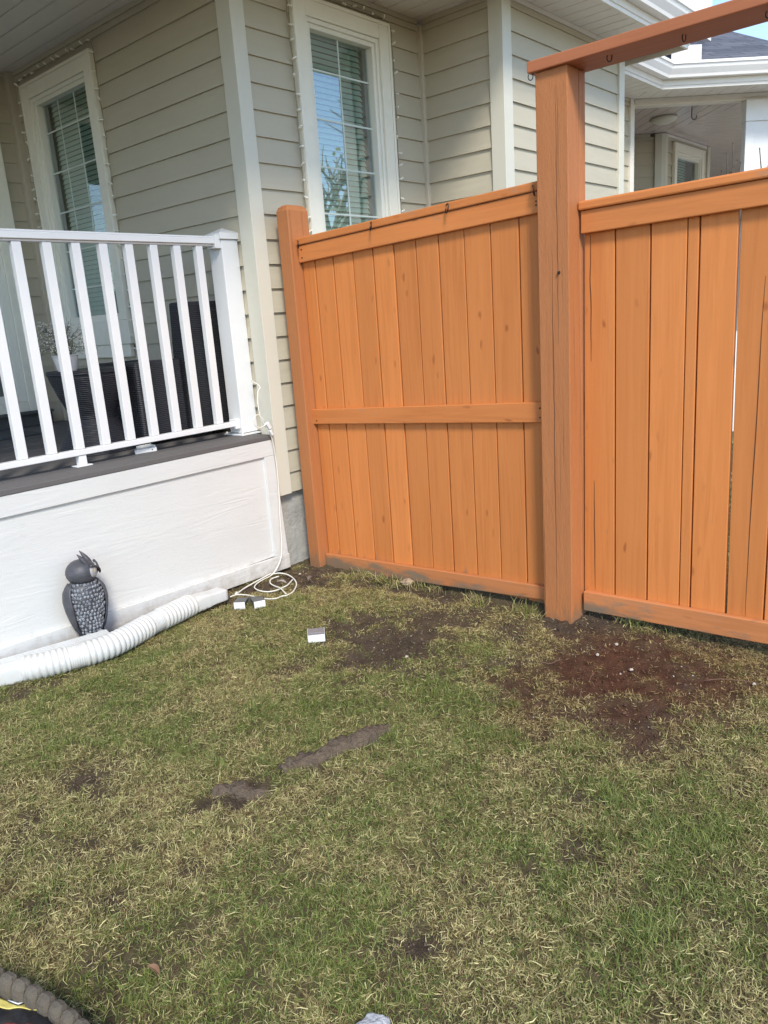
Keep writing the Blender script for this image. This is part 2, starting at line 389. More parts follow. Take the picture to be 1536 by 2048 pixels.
def axis_pts(lo, hi, step, far):
    a = list(np.arange(lo, hi+1e-6, step)); r = []; d = step*2; p = hi
    while p < far: p += d; d *= 1.35; r.append(p)
    l = []; d = step*2; p = lo
    while p > -far: p -= d; d *= 1.35; l.append(p)
    return np.array(l[::-1]+a+r)
gx = axis_pts(.2, 3.5, .0115, 600); gy = axis_pts(.1, 3.4, .0115, 600)
GX, GY = np.meshgrid(gx, gy, indexing='ij'); GZ = gh(GX, GY)
nx, ny = GX.shape
me = bpy.data.meshes.new('ground')
co = np.stack([GX, GY, GZ], -1).reshape(-1, 3).astype(np.float32)
I = np.arange(nx*ny).reshape(nx, ny)
q = np.stack([I[:-1, :-1], I[1:, :-1], I[1:, 1:], I[:-1, 1:]], -1).reshape(-1, 4)
me.vertices.add(len(co)); me.vertices.foreach_set('co', co.ravel())
me.loops.add(q.size); me.loops.foreach_set('vertex_index', q.ravel().astype(np.int32))
me.polygons.add(len(q)); me.polygons.foreach_set('loop_start', np.arange(0, q.size, 4, dtype=np.int32)); me.polygons.foreach_set('loop_total', np.full(len(q), 4, np.int32))
me.update(); me.shade_smooth()
X_, Y_ = GX.ravel(), GY.ravel(); B_ = np.clip(bare(X_, Y_), 0, 1)[:, None]; RD = np.clip(redness(X_, Y_), 0, 1)[:, None]; N_ = fbm(X_, Y_, 30, 71, 4)[:, None]
thatch = np.array([.13, .105, .055])*(.6+.8*N_); dirt = np.array([.088, .064, .044])*(.55+.9*N_); red = np.array([.095, .043, .025])*(.5+1.*N_)
cc = thatch*(1-B_)+(dirt*(1-RD)+red*RD)*B_
cc = cc*(1-.45*RD)+.45*RD*red
col = np.concatenate([cc, np.ones_like(N_)], 1).astype(np.float32)
ca = me.color_attributes.new('col', 'FLOAT_COLOR', 'POINT'); ca.data.foreach_set('color', col.ravel())
me.materials.append(M['soil'])
g = bpy.data.objects.new('ground', me); S.collection.objects.link(g); tag(g, 'dark brown soil under the patchy lawn', 'ground', kind='structure')

pv = MB(); pv.box(7.0, 24, -12, 1.9, -.1, .03); pv.box(8.6, 14, 1.9, 6, -.1, .03)  # added pale slabs that bounce sunlight up to the far porch ceiling
tag(obj('bounce_slab', pv, plain('pale concrete paving', (.50, .48, .44), .8, var=.12, vs=3)), 'pale concrete slabs added beyond the fence to bounce sunlight', 'bounce_slab', kind='structure')
# ---- grass blades
def blades(name, N, poly_fn, lmin, lmax, wid, label, lying=.0, seed=1, greenshift=0.):
    rg = np.random.RandomState(seed)
    x, y = poly_fn(rg, N)
    b = bare(x, y); keep = rg.rand(len(x)) > np.clip(b*1.2, 0, .97); x = x[keep]; y = y[keep]; b = b[keep]
    # clumping
    cl = fbm(x, y, 38, 51, 2); thin = fbm(x, y, 6.5, 57, 3); keep = rg.rand(len(x)) < np.clip(.66+(cl-.5)*2.2, .22, 1)*np.clip(1.0+(thin-.40)*2.4, .5, 1); x = x[keep]; y = y[keep]; b = b[keep]; n = len(x)
    z = gh(x, y)-.003
    gmap = np.clip((fbm(x, y, 1.7, 91, 3)-.5)*1.3+.49+(fbm(x, y, 9, 97, 3)-.5)*1.5+greenshift-.25*np.clip((x+y*.2-2.1), 0, 1)-.3*b, .05, .93)
    isg = rg.rand(n) < gmap
    lie = rg.rand(n) < np.where(isg, lying*.35, lying)
    L = (lmin+(lmax-lmin)*rg.rand(n)**1.6)*np.where(isg, 1.1, .95)*(1-.35*np.clip(b, 0, 1))
    L *= .75+.6*fbm(x, y, 5, 61, 2)
    az = rg.rand(n)*2*np.pi
    lean = np.where(lie, 1.35+rg.rand(n)*.18, .25+rg.rand(n)*.75)
    bend = np.where(lie, rg.rand(n)*.3-.15, rg.rand(n)*.8)
    az2 = az+rg.randn(n)*np.where(lie, .9, .35)
    dx, dy = np.cos(az), np.sin(az)
    p0 = np.stack([x, y, z+np.where(lie, .004+.012*rg.rand(n), 0)], 1)
    d1 = np.stack([dx*np.sin(lean), dy*np.sin(lean), np.cos(lean)], 1); l2 = np.minimum(lean+bend, 1.75)
    d2 = np.stack([np.cos(az2)*np.sin(l2), np.sin(az2)*np.sin(l2), np.cos(l2)], 1)
    p1 = p0+d1*L[:, None]*.5; p2 = p1+d2*L[:, None]*.5
    p2[:, 2] = np.maximum(p2[:, 2], z+.004)
    fa = az+np.pi/2+rg.randn(n)*.6; W = wid*(.6+.8*rg.rand(n)); sd = np.stack([np.cos(fa), np.sin(fa), rg.randn(n)*.3], 1)*W[:, None]*.5
    V = np.stack([p0-sd, p0+sd, p1-sd*.85, p1+sd*.85, p2], 1).reshape(-1, 3).astype(np.float32)
    k = np.arange(n)[:, None]*5
    loops = np.concatenate([k+0, k+1, k+3, k+2, k+2, k+3, k+4], 1).ravel().astype(np.int32)
    ls = (np.arange(n)[:, None]*7+np.array([0, 4])).ravel().astype(np.int32); lt = np.tile(np.array([4, 3], np.int32), n)
    me = bpy.data.meshes.new(name); me.vertices.add(len(V)); me.vertices.foreach_set('co', V.ravel())
    me.loops.add(len(loops)); me.loops.foreach_set('vertex_index', loops); me.polygons.add(2*n); me.polygons.foreach_set('loop_start', ls); me.polygons.foreach_set('loop_total', lt)
    me.update()
    t = rg.rand(n)[:, None]; u = rg.rand(n)[:, None]
    G = np.array([.055, .095, .018])*(1-t)+np.array([.24, .285, .068])*t
    Y = np.array([.22, .185, .065])*(1-t)+np.array([.72, .64, .31])*t
    C0 = 1.; Y = np.where(u < .32, np.array([.19, .125, .06])*(.6+.6*t), Y)
    C = np.where(isg[:, None], G, Y)*(.98+.34*rg.rand(n)[:, None])
    rd = np.clip(redness(x, y), 0, 1)[:, None]*.7; C = C*(1-rd)+rd*C*np.array([.62, .42, .38])
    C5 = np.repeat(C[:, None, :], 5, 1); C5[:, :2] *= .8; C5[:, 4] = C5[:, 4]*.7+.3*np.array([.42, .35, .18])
    cl4 = np.concatenate([C5, np.ones((n, 5, 1))], 2).astype(np.float32)
    ca = me.color_attributes.new('col', 'FLOAT_COLOR', 'POINT'); ca.data.foreach_set('color', cl4.ravel())
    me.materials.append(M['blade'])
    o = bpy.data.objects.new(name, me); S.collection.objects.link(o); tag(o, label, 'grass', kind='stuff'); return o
def inpoly(x, y, P):
    c = np.zeros(len(x), bool); j = len(P)-1
    for i in range(len(P)):
        xi, yi = P[i]; xj, yj = P[j]; c ^= ((yi > y) != (yj > y)) & (x < (xj-xi)*(y-yi)/(yj-yi+1e-12)+xi); j = i
    return c
POT = (-.602, 1.189)
def clear(x, y):
    return ~((x-POT[0])**2+(y-POT[1])**2 < 1.075**2) & ~((x > 2.85) & (x < 3.01) & (y > 1.49) & (y < 1.65)) & ~((x > 2.87) & (y > 1.6)) & (y < 3.2) & ~((x > 2.84) & (y > 3.05))
NEARP = [(.30, 1.62), (.95, .15), (1.5, .05), (3.35, .45), (3.1, 1.45), (2.93, 1.66), (2.93, 3.2), (.8, 3.2)]
def near_fn(rg, N):
    x = rg.rand(N)*3.1+.25; y = rg.rand(N)*3.2; k = inpoly(x, y, NEARP) & clear(x, y); return x[k], y[k]
def mid_fn(rg, N):
    x = rg.rand(N)*7-3; y = rg.rand(N)*6-2.8; k = ~inpoly(x, y, NEARP) & clear(x, y) & ~((x > -.25) & (x < .25) & (abs(y) < .25)); return x[k], y[k]
def far_fn(rg, N):
    x = 3.1+rg.rand(N)**1.3*4.5; y = rg.rand(N)*4.6-2; k = (y < 2.45) & ~((x > 3) & (x < 3.4) & (y > .45) & (y < 1.45)); return x[k], y[k]
blades('grass', 1080000, near_fn, .014, .035, .0017, 'short patchy green and straw lawn grass', .42, 1)
blades('dead_grass', 230000, near_fn, .014, .042, .0015, 'flattened dry straw thatch lying in the lawn', 1., 5, -.7)
blades('grass', 110000, mid_fn, .02, .045, .004, 'lawn grass stretching away around the camera side', .3, 2)
blades('grass', 90000, far_fn, .025, .055, .005, 'greener grass growing beyond the wooden fence', .2, 3, .35)
# wispy tufts along the fence foot
def tuft_fn(rg, N):
    cs = [(2.86, 2.62), (2.87, 2.3), (2.84, 2.0), (2.83, 1.74), (2.88, 2.75), (2.95, 1.25), (3.05, 1.05), (1.32, 3.05), (1.22, 3.04), (2.86, 2.5)]
    c = np.array(cs)[rg.randint(len(cs), size=N)]; return c[:, 0]+rg.randn(N)*.03, np.minimum(c[:, 1]+rg.randn(N)*.05, 3.19)
_b = bare; bare_saved = bare
bare = lambda x, y: _b(x, y)*.25
blades('grass', 2600, tuft_fn, .035, .085, .0026, 'longer wispy grass tufts along the foot of the fence', .15, 4, .25)
bare = bare_saved

# ------------------------------------------------------------------ house
house = thing('house', 'taupe vinyl sided house with cream trimmed windows and white gutters behind the orange fence', 'house', (2.757, 3.24, 0))
PITCH = .1247; Z0 = 1.915
def wallpart(name, p0, p1, n, z0, z1, openings=(), mat='siding', parent=house, label=None):
    """lapped siding along p0->p1 (plan), outward normal n; openings (s0,s1,z0,z1)"""
    p0 = Vector((*p0, 0)); p1 = Vector((*p1, 0)); n = Vector((*n, 0)).normalized(); L = (p1-p0).length; t = (p1-p0)/L
    zs = {z0, z1}; k = math.floor((z0-Z0)/PITCH)
    lines = []
    while Z0+k*PITCH < z1:
        z = Z0+k*PITCH
        if z > z0: zs.add(z); lines.append(z)
        k += 1
    for o in openings: zs.add(o[2]); zs.add(o[3])
    zs = sorted(z for z in zs if z0 <= z <= z1); mb = MB()
    def off(z, top):   # proud offset inside the course
        f = ((z-Z0)/PITCH) % 1.
        if top and f < 1e-4: f = 1.
        if not top and f > 1-1e-4: f = 0.
        return .003+.013*(1-f)**.8
    for a, b in zip(zs[:-1], zs[1:]):
        if b-a < 1e-4: continue
        seg = [(0, L)]
        for s0, s1, oz0, oz1 in openings:
            if oz0 < (a+b)/2 < oz1:
                ns = []
                for u, v in seg:
                    if s1 <= u or s0 >= v: ns.append((u, v)); continue
                    if s0 > u: ns.append((u, s0))
                    if s1 < v: ns.append((s1, v))
                seg = ns
        f0 = off(a, False); f1 = off(b, True); fm = (f0+f1)/2
        for u, v in seg:
            A = p0+t*u; Bv = p0+t*v; rr = random.random()
            def P(q, o, z): r_ = q+n*o; return (r_.x, r_.y, z)
            mb.add([P(A, -.02, a), P(A, f0, a), P(A, f1, b), P(A, -.02, b), P(Bv, -.02, a), P(Bv, f0, a), P(Bv, f1, b), P(Bv, -.02, b)],
                   [(0, 1, 2, 3), (7, 6, 5, 4), (1, 5, 6, 2), (0, 4, 5, 1), (3, 2, 6, 7), (0, 3, 7, 4)], rr)
    return obj(name, mb, mat, parent, label=label)
ZS = 3.10
W1 = dict(s0=4.62-3.24, s1=5.32-3.24)   # on wall 1
wallpart('wall', (2.757, 3.24), (2.757, 5.56), (-1, 0), .42, ZS-.03, [(1.35, 2.09, 1.45, 2.90)])
wallpart('wall', (2.757, 3.24), (4.249, 3.24), (0, -1), .43, ZS-.03, [(.475, 1.06, 1.45, 2.925)])
wallpart('wall', (4.249, 2.65), (4.249, 3.24), (-1, 0), .43, ZS-.03)
wallpart('wall', (4.249, 2.65), (5.83, 2.65), (0, -1), .43, ZS-.03)
wallpart('wall', (5.83, 3.22), (7.28, 3.22), (0, -1), .43, ZS-.03)
wallpart('wall', (5.83, 2.65), (5.83, 3.22), (1, 0), .43, ZS-.03)
wallpart('wall', (.2, 5.56), (2.757, 5.56), (0, -1), .775, ZS-.028, [(-.1, 2.27, .775, 2.95)])
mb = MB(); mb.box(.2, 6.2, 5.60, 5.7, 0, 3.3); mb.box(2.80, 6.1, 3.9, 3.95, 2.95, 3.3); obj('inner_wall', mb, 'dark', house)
wallpart('wall', (7.3, 5.37), (9.07, 3.6), (-.707, -.707), .1, ZS-.03)
wallpart('wall', (9.07, 3.6), (10.39, 3.6), (0, -1), .1, ZS-.03, [(.33, 1.07, 1.4, 2.94)])
wallpart('wall', (11.4, 6.4), (15.2, 2.6), (-.707, -.707), .1, ZS-.03)
# foundation
f = MB(); f.box(2.762, 5.83, 3.262, 3.4, -.3, .428); f.box(2.762, 2.9, 3.4, 5.56, -.3, .428); f.box(4.26, 5.82, 2.67, 3.262, -.3, .428); f.box(5.82, 7.27, 3.25, 3.5, -.3, .428)
obj('foundation', f, 'concrete', house)
# corner trims
def trim(mb, x0, x1, y0, y1, z0, z1): mb.box(x0, x1, y0, y1, z0, z1)
mb = MB(); mb.prism([(2.733, 3.216, .425), (2.82, 3.216, .425), (2.82, 3.238, .425), (2.756, 3.238, .425), (2.756, 3.322, .425), (2.733, 3.322, .425)], (0, 0, ZS-.025-.425)); obj('corner_trim', mb, 'trim', house, .002)
mb = MB(); mb.prism([(4.225, 2.626, .425), (4.322, 2.626, .425), (4.322, 2.648, .425), (4.248, 2.648, .425), (4.248, 2.722, .425), (4.225, 2.722, .425)], (0, 0, ZS-.025-.425)); obj('corner_trim', mb, 'trim', house, .002)
mb = MB(); mb.prism([(5.77, 2.624, .425), (5.856, 2.624, .425), (5.856, 2.72, .425), (5.833, 2.72, .425), (5.833, 2.648, .425), (5.77, 2.648, .425)], (0, 0, ZS-.025-.425)); obj('corner_trim', mb, 'trim', house, .002)
mb = MB(); mb.box(7.255, 7.335, 3.19, 3.30, .1, ZS-.002); obj('corner_trim', mb, 'fascia', house, .002)
mb = MB(); mb.prism([(9.00, 3.60, .1), (9.05, 3.575, .1), (9.115, 3.575, .1), (9.115, 3.598, .1), (9.07, 3.598, .1), (8.99, 3.68, .1), (8.96, 3.66, .1)], (0, 0, ZS-.105)); obj('corner_trim', mb, 'trim', house, .002)
mb = MB(); mb.box(10.36, 10.45, 3.57, 3.7, .1, ZS-.002); obj('corner_trim', mb, 'trim', house, .002)
# inside-corner posts
mb = MB(); mb.box(2.700, 2.756, 5.502, 5.556, .775, ZS-.002); obj('inside_corner_trim', mb, 'jtrim', house, .003)
mb = MB(); mb.box(4.214, 4.247, 3.204, 3.238, .43, ZS-.03); obj('inside_corner_trim', mb, 'jtrim', house, .003)
# friezes just under the soffit
def frieze(p0, p1, n, mat='jtrim', z1=ZS, hh=.05):
    p0 = Vector((*p0, 0)); p1 = Vector((*p1, 0)); n = Vector((*n, 0)).normalized(); m_ = MB()
    for (o0, o1, a, b) in ((0, .02, z1-.028, z1-.001), (0, .013, z1-.05, z1-.029)):
        m_.obox(p0+n*o0+Vector((0, 0, a)), p1-p0, n*(o1-o0), (0, 0, b-a))
    obj('frieze', m_, mat, house, .0015)
frieze((2.757, 3.325), (2.757, 5.515), (-1, 0)); frieze((2.822, 3.24), (4.212, 3.24), (0, -1)); frieze((4.249, 2.724), (4.249, 3.203), (-1, 0)); frieze((4.324, 2.65), (5.768, 2.65), (0, -1), 'fascia')
frieze((5.86, 3.22), (7.25, 3.22), (0, -1)); frieze((.2, 5.56), (2.714, 5.56), (0, -1)); frieze((7.3, 5.37), (8.95, 3.72), (-.707, -.707)); frieze((9.12, 3.6), (10.355, 3.6), (0, -1), 'fascia')
# soffits: narrow panels with a small groove between them
def strips(name, o, u, v, ul, vl, pitch, mat, clip=(), z=ZS, gap=.007, th=.008):
    o = Vector((*o, 0)); u = Vector((*u, 0)).normalized(); v = Vector((*v, 0)).normalized(); m_ = MB(); k = 0
    while k*pitch < ul:
        q = o+u*(k*pitch+gap/2); m_.obox(q+Vector((0, 0, z)), u*(min(pitch, ul-k*pitch)-gap), v*vl, (0, 0, th)); k += 1
    m_.obox(o+Vector((0, 0, z+th+.001)), u*ul, v*vl, (0, 0, .01))
    ob = obj(name, m_, mat, house)
    if clip:
        bm = bmesh.new(); bm.from_mesh(ob.data); og = ORIG[ob.name]
        for (pt, nn) in clip:   # keep side opposite to nn
            bmesh.ops.bisect_plane(bm, geom=bm.verts[:]+bm.edges[:]+bm.faces[:], plane_co=Vector((*pt, 0))-og, plane_no=Vector((*nn, 0)), clear_outer=True)
        bm.to_mesh(ob.data); bm.free()
    return ob
strips('soffit', (-.2, 2.316), (1, 0), (0, 1), 3.0, 3.26, .125, 'soffit')
strips('soffit', (2.80, 2.316), (1, 0), (0, 1), 3.37, .95, .125, 'soffit')
D = Vector((.7071, -.7071, 0)); NN = Vector((.7071, .7071, 0))
strips('soffit', (6.17, 2.872), (1, 0), (0, 1), 1.25, .36, .125, 'soffit', [((7.11, 2.866), (.9239, -.3827))])
strips('soffit', (7.11-.4, 2.866+.4), (.7071, -.7071), (.7071, .7071), 4.2, .40, .125, 'soffit', [((7.11, 2.866), (-.9239, .3827))])
# porch ceiling behind the beam
_o = Vector((7.33, 3.19, 0))+NN*.1
strips('porch_ceiling', tuple((_o-D*3)[:2]), (.7071, -.7071), (.7071, .7071), 8.5, 5, .13, 'gsoffit', [((9.07, 3.6), (.86, -.51))], z=ZS+.002)
strips('porch_ceiling', tuple((_o-D*3)[:2]), (.7071, .7071), (.7071, -.7071), 9, 11, .13, 'gsoffit', [((9.07, 3.6), (-.86, .51))], z=ZS+.003)
# fascia and gutters (K profile swept along plan polyline)
def sweep(name, path, prof, mat, closedprof=True, bev=0):
    """prof: list of (out, z); path: plan points; 'out' is to the right of the path direction"""
    P = [Vector((*p, 0)) for p in path]; m_ = MB(); n = len(prof); rings = []
    for i, p in enumerate(P):
        a = (p-P[i-1]).normalized() if i else None; b = (P[i+1]-p).normalized() if i < len(P)-1 else None
        na = Vector((a.y, -a.x, 0)) if a else None; nb_ = Vector((b.y, -b.x, 0)) if b else None
        if na and nb_: mm = (na+nb_).normalized(); mm = mm/mm.dot(na)
        else: mm = na or nb_
        rings.append([p+mm*o+Vector((0, 0, z)) for o, z in prof])
    vs = [v for r in rings for v in r]; fs = []
    for i in range(len(P)-1):
        for k in range(n): fs.append((i*n+k, i*n+(k+1) % n, (i+1)*n+(k+1) % n, (i+1)*n+k))
    fs += [tuple(range(n))[::-1], tuple((len(P)-1)*n+k for k in range(n))]
    m_.add(vs, fs); return obj(name, m_, mat, house, bev)
FAS = [(0, ZS-.03), (.018, ZS-.03), (.018, ZS-.008), (.026, ZS-.004), (.026, ZS+.05), (0, ZS+.05)]
GUT = [(.027, ZS+.04), (.085, ZS+.04), (.092, ZS+.06), (.12, ZS+.10), (.128, ZS+.125), (.138, ZS+.13), (.138, ZS+.15), (.128, ZS+.15), (.126, ZS+.138), (.10, ZS+.11), (.08, ZS+.05), (.03, ZS+.05), (.03, ZS+.15), (.027, ZS+.15)]
upper = [(-.2, 2.312), (6.17, 2.312), (6.17, 2.84)]
lower = [(6.19, 2.866), (7.11, 2.866), (9.4, .576)]
sweep('fascia', upper, FAS, 'fascia'); sweep('gutter', upper[:2], GUT, 'gutter')
sweep('fascia', lower, FAS, 'fascia'); sweep('gutter', lower, GUT, 'gutter')
# splash guard in the gutter valley
mb = MB(); c0 = Vector((7.11+.052, 2.866-.128, ZS+.14)); mb.obox(c0+Vector((-.15, 0, 0)), (.15, 0, 0), (0, .002, 0), (0, 0, .16)); mb.obox(c0, D*.2, (.0015, .0015, 0), (0, 0, .15)); obj('splash_guard', mb, 'white', house, .0008)
# roofs
def roof(pts, eave_dir, label=None):
    me = bpy.data.meshes.new('roof'); og = ORIG[house.name]
    me.from_pydata([tuple(Vector(p)-og) for p in pts], [], [tuple(range(len(pts)))]); uv = me.uv_layers.new(name='uv')
    u = Vector(eave_dir).normalized(); nrm = (Vector(pts[1])-Vector(pts[0])).cross(Vector(pts[2])-Vector(pts[0])).normalized(); vv = nrm.cross(u)
    for l in me.loops: p = me.vertices[l.vertex_index].co; uv.data[l.index].uv = (p.dot(u), p.dot(vv))
    me.materials.append(M['shingle']); o = bpy.data.objects.new('roof', me); S.collection.objects.link(o); o.parent = house; ORIG[o.name] = og
    s_ = o.modifiers.new('thick', 'SOLIDIFY'); s_.thickness = .03; s_.offset = -1
ze = ZS+.13; sl_ = .42
def r2(p): return (p[0], p[1], ze+sl_*max(0, (Vector((p[0], p[1], 0))-Vector((7.11, 2.866, 0))).dot(NN)))
vly = lambda t: (7.11+t*.3827, 2.866+t*.9239)
hipb = Vector((7.11, 2.866, 0))+D*2.55
hipt = hipb+D*-.9+NN*2.0
apex = Vector((9.93, 3.198, 0))
roof([(7.11, 2.866, ze), r2(hipb), r2((8.856, 2.514)), r2((9.45, 2.92)), r2((9.933, 3.198)), r2((9.75, 3.75)), (7.11+.3827*4, 2.866+.9239*4, r2((7.11+.3827*4, 2.866+.9239*4))[2])], D)
zv = r2((7.11+.3827*4, 2.866+.9239*4))[2]
roof([(5.9, 2.866, ze), (7.11, 2.866, ze), (7.11+.3827*4, 2.866+.9239*4, zv), (5.9, 2.866+.9239*4, zv)], (1, 0, 0))
roof([(-.2, 2.30, ze), (6.17, 2.30, ze), (6.17, 6.5, ze+1.7), (-.2, 6.5, ze+1.7)], (1, 0, 0))
# the roof's far side (a hip falling away to the right)
roof([r2(hipb), (11.5, .9, ze), (11.5, 2.2, ze+.4), r2((9.933, 3.198)), r2((9.45, 2.92)), r2((8.856, 2.514))], (1, .2, 0))
# upper storey: pale boxed wall with trim
mb = MB(); mb.box(5.2, 8.08, 2.86, 7, 3.64, 6.2); obj('upper_wall', mb, 'gutter', house)
mb = MB(); mb.box(8.0, 8.11, 2.80, 2.9, 3.62, 6.2); obj('corner_trim', mb, 'gutter', house, .003)
mb = MB(); mb.box(5.2, 8.3, 2.5, 2.6, 4.45, 4.6); obj('fascia', mb, 'gutter', house, .003)

# porch beam, column, skirting
mb = MB(); b0 = Vector((7.33, 3.19, ZS-.058)); mb.obox(b0, D*3.6, NN*.10, (0, 0, .056)); mb.obox(b0-NN*.012+Vector((0, 0, .024)), D*3.6, NN*.011, (0, 0, .032)); obj('porch_beam', mb, 'fascia', house, .003)
cb = Vector((7.35, 3.2, 0))+D*1.03-NN*.03
mb = MB(); mb.obox(cb, D*.42, NN*.06, (0, 0, ZS-.06))
mb.obox(cb-NN*.02-D*.006+Vector((0, 0, ZS-.24)), D*.432, NN*.09, (0, 0, .18))
for a, b_ in ((0, .07), (.35, .42)): mb.obox(cb-NN*.014+D*a+Vector((0, 0, 1.0)), D*(b_-a), NN*.012, (0, 0, ZS-.24-1.001))
obj('porch_column', mb, 'white', house, .002)
mb = MB(); mb.obox(b0-Vector((0, 0, b0.z)), D*3.4, NN*.05, (0, 0, .95)); obj('porch_skirting', mb, 'white', house, .002)
mb = MB(); mb.lathe([(.13, ZS-.002), (.13, ZS-.018), (.11, ZS-.035), (.06, ZS-.055), (.01, ZS-.06)], (8.31, 3.31, 0), 24); obj('ceiling_light', mb, 'sash', house, smooth=True)

# ---- windows
def window(kind, s0, s1, z0, z1, cz0, case, plane, n_cols, gz, gs, glass_s, glass_z, apron=True, dark_left=.0, flip=1):
    """kind 'x' -> wall plane x=plane facing -X, s is y ; kind 'y' -> plane y=plane facing -Y, s is x"""
    def B(mb_, a, b, o0, o1, c, d):     # o positive = outwards (towards the viewer)
        if kind == 'x': mb_.box(plane-o1, plane-o0, a, b, c, d)
        else: mb_.box(a, b, plane-o1, plane-o0, c, d)
    f_ = MB(); w_ = case
    B(f_, s0, s0+w_, -.0, .028, z0, z1); B(f_, s1-w_, s1, -.0, .028, z0, z1); B(f_, s0+w_+.0005, s1-w_-.0005, 0, .026, z1-w_, z1-.0005)
    B(f_, s0+.001, s0+.02, .0285, .034, z0, z1); B(f_, s1-.02, s1-.001, .0285, .034, z0, z1); B(f_, s0+.021, s1-.021, .0265, .034, z1-.02, z1-.001)
    wd = obj('window', f_, 'casing', house, .003)
    # sash
    a, b = glass_s; c, d = glass_z; i0 = s0+w_+.001; i1 = s1-w_-.001; zb = z0; zt = z1-w_-.001
    f_ = MB()
    for (p, q, o0, o1) in ((.0, .022, -.03, .014), (.022, .046, -.05, .002)):
        B(f_, i0+p, i0+q, o0, o1, zb+p, zt-p); B(f_, i1-q, i1-p, o0, o1, zb+p, zt-p); B(f_, i0+q+.0004, i1-q-.0004, o0, o1, zt-q, zt-p); B(f_, i0+q+.0004, i1-q-.0004, o0, o1, zb+p, zb+q)
    obj('window_sash', f_, 'sash', wd, .0015)
    gp = MB(); B(gp, i0+.04, i1-.04, -.042, -.038, zb+.04, zt-.04); obj('pane', gp, 'glass', wd)
    gr = MB()
    ga, gb = i0+.046, i1-.046
    for k in range(1, n_cols): s_ = ga+(gb-ga)*k/n_cols; B(gr, s_-.005, s_+.005, -.0515, -.0445, zb+.046, zt-.046)
    for k in range(gz[1]):
        z = gz[0]-gs*k
        if z > zb+.06: B(gr, ga, gb, -.054, -.044, z-.005, z+.005)
    # bars sit in the air gap; show them just proud of the pane
    gr2 = MB()
    for k in range(1, n_cols): s_ = ga+(gb-ga)*k/n_cols; B(gr2, s_-.0045, s_+.0045, -.0375, -.0345, zb+.046, zt-.046)
    for k in range(gz[1]):
        z = gz[0]-gs*k
        if z > zb+.06: B(gr2, ga, gb, -.0373, -.0340, z-.0045, z+.0045)
    obj('grille', gr2, 'grille', wd)
    # room behind
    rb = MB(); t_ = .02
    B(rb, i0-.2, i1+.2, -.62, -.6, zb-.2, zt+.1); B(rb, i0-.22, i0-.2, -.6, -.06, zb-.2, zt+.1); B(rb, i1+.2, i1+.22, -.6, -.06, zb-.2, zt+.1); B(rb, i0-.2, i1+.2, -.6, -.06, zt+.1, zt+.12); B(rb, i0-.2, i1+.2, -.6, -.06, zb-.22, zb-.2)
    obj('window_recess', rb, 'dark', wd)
    bl = MB(); z = zt-.06; lo = (ga+dark_left) if flip > 0 else ga; hi = gb if flip > 0 else gb-dark_left
    while z > zb+.05:
        zt_ = z+.0283
        if kind == 'x': bl.hexa([(plane+.062, lo, z), (plane+.065, lo, z), (plane+.065, hi, z), (plane+.062, hi, z), (plane+.078, lo, zt_), (plane+.081, lo, zt_), (plane+.081, hi, zt_), (plane+.078, hi, zt_)])
        else: bl.hexa([(lo, plane+.062, z), (hi, plane+.062, z), (hi, plane+.065, z), (lo, plane+.065, z), (lo, plane+.078, zt_), (hi, plane+.078, zt_), (hi, plane+.081, zt_), (lo, plane+.081, zt_)])
        z -= .0295
    obj('blind', bl, 'blind', wd)
    if apron:
        f_ = MB(); B(f_, s0-.012, s1+.012, 0, .04, z0-.15, z0-.001); obj('window_apron', f_, 'casing', wd, .004)
        f_ = MB(); B(f_, s0+.02, s1-.02, .0, .028, z0-.232, z0-.152); obj('window_apron', f_, 'casing', wd, .003)
    return wd
w1 = window('x', 4.487, 5.394, 1.45, 2.985, 0, .095, 2.745, 3, (2.674, 6), .2475, (4.67, 5.27), (1.49, 2.86), flip=-1, dark_left=.06)
w2 = window('y', 3.135, 3.915, 1.45, 3.01, 0, .095, 3.228, 2, (2.685, 6), .2465, (3.279, 3.781), (1.49, 2.86), flip=-1, dark_left=.04)
w1['label'] = 'cream trimmed window above the porch floor with drawn blinds'; w2['label'] = 'cream trimmed window behind the fence reflecting sky and bare trees'
w3 = window('y', 9.27, 10.24, 1.40, 3.03, 0, .09, 3.588, 1, (1.2, 0), .25, (9.4, 9.9), (1.5, 2.9), apron=False, flip=-1, dark_left=.25)
w3['label'] = 'far window under the glossy porch ceiling beyond the fence'
# glazed door at the left of the porch
dr = MB(); dr.box(2.46, 2.58, 5.50, 5.552, .88, 2.95); dr.box(.4, 2.4595, 5.50, 5.552, 2.85, 2.95); dr.box(1.2, 1.3, 5.51, 5.552, .95, 2.849); dr.box(.4, 2.459, 5.505, 5.552, .88, .95)
dr = obj('door', dr, 'casing', house, .004, label='cream framed glazed patio door at the back of the porch')
mb = MB(); mb.box(2.40, 2.459, 5.515, 5.55, .951, 2.849); mb.box(1.301, 2.399, 5.515, 5.55, .951, 1.0); obj('door_sash', mb, 'sash', dr, .003)
mb = MB(); mb.box(1.301, 2.399, 5.535, 5.54, 1.001, 2.849); obj('pane', mb, 'glass', dr)
mb = MB(); mb.box(.4, 2.7, 5.9, 5.92, .8, 3.0); obj('curtain', mb, 'curtain', dr)
mb = MB(); mb.box(.3, 2.6, 5.47, 5.552, .775, .86); mb.box(.3, 2.6, 5.44, 5.552, .861, .879); obj('door_sill', mb, 'mat', dr, .003)

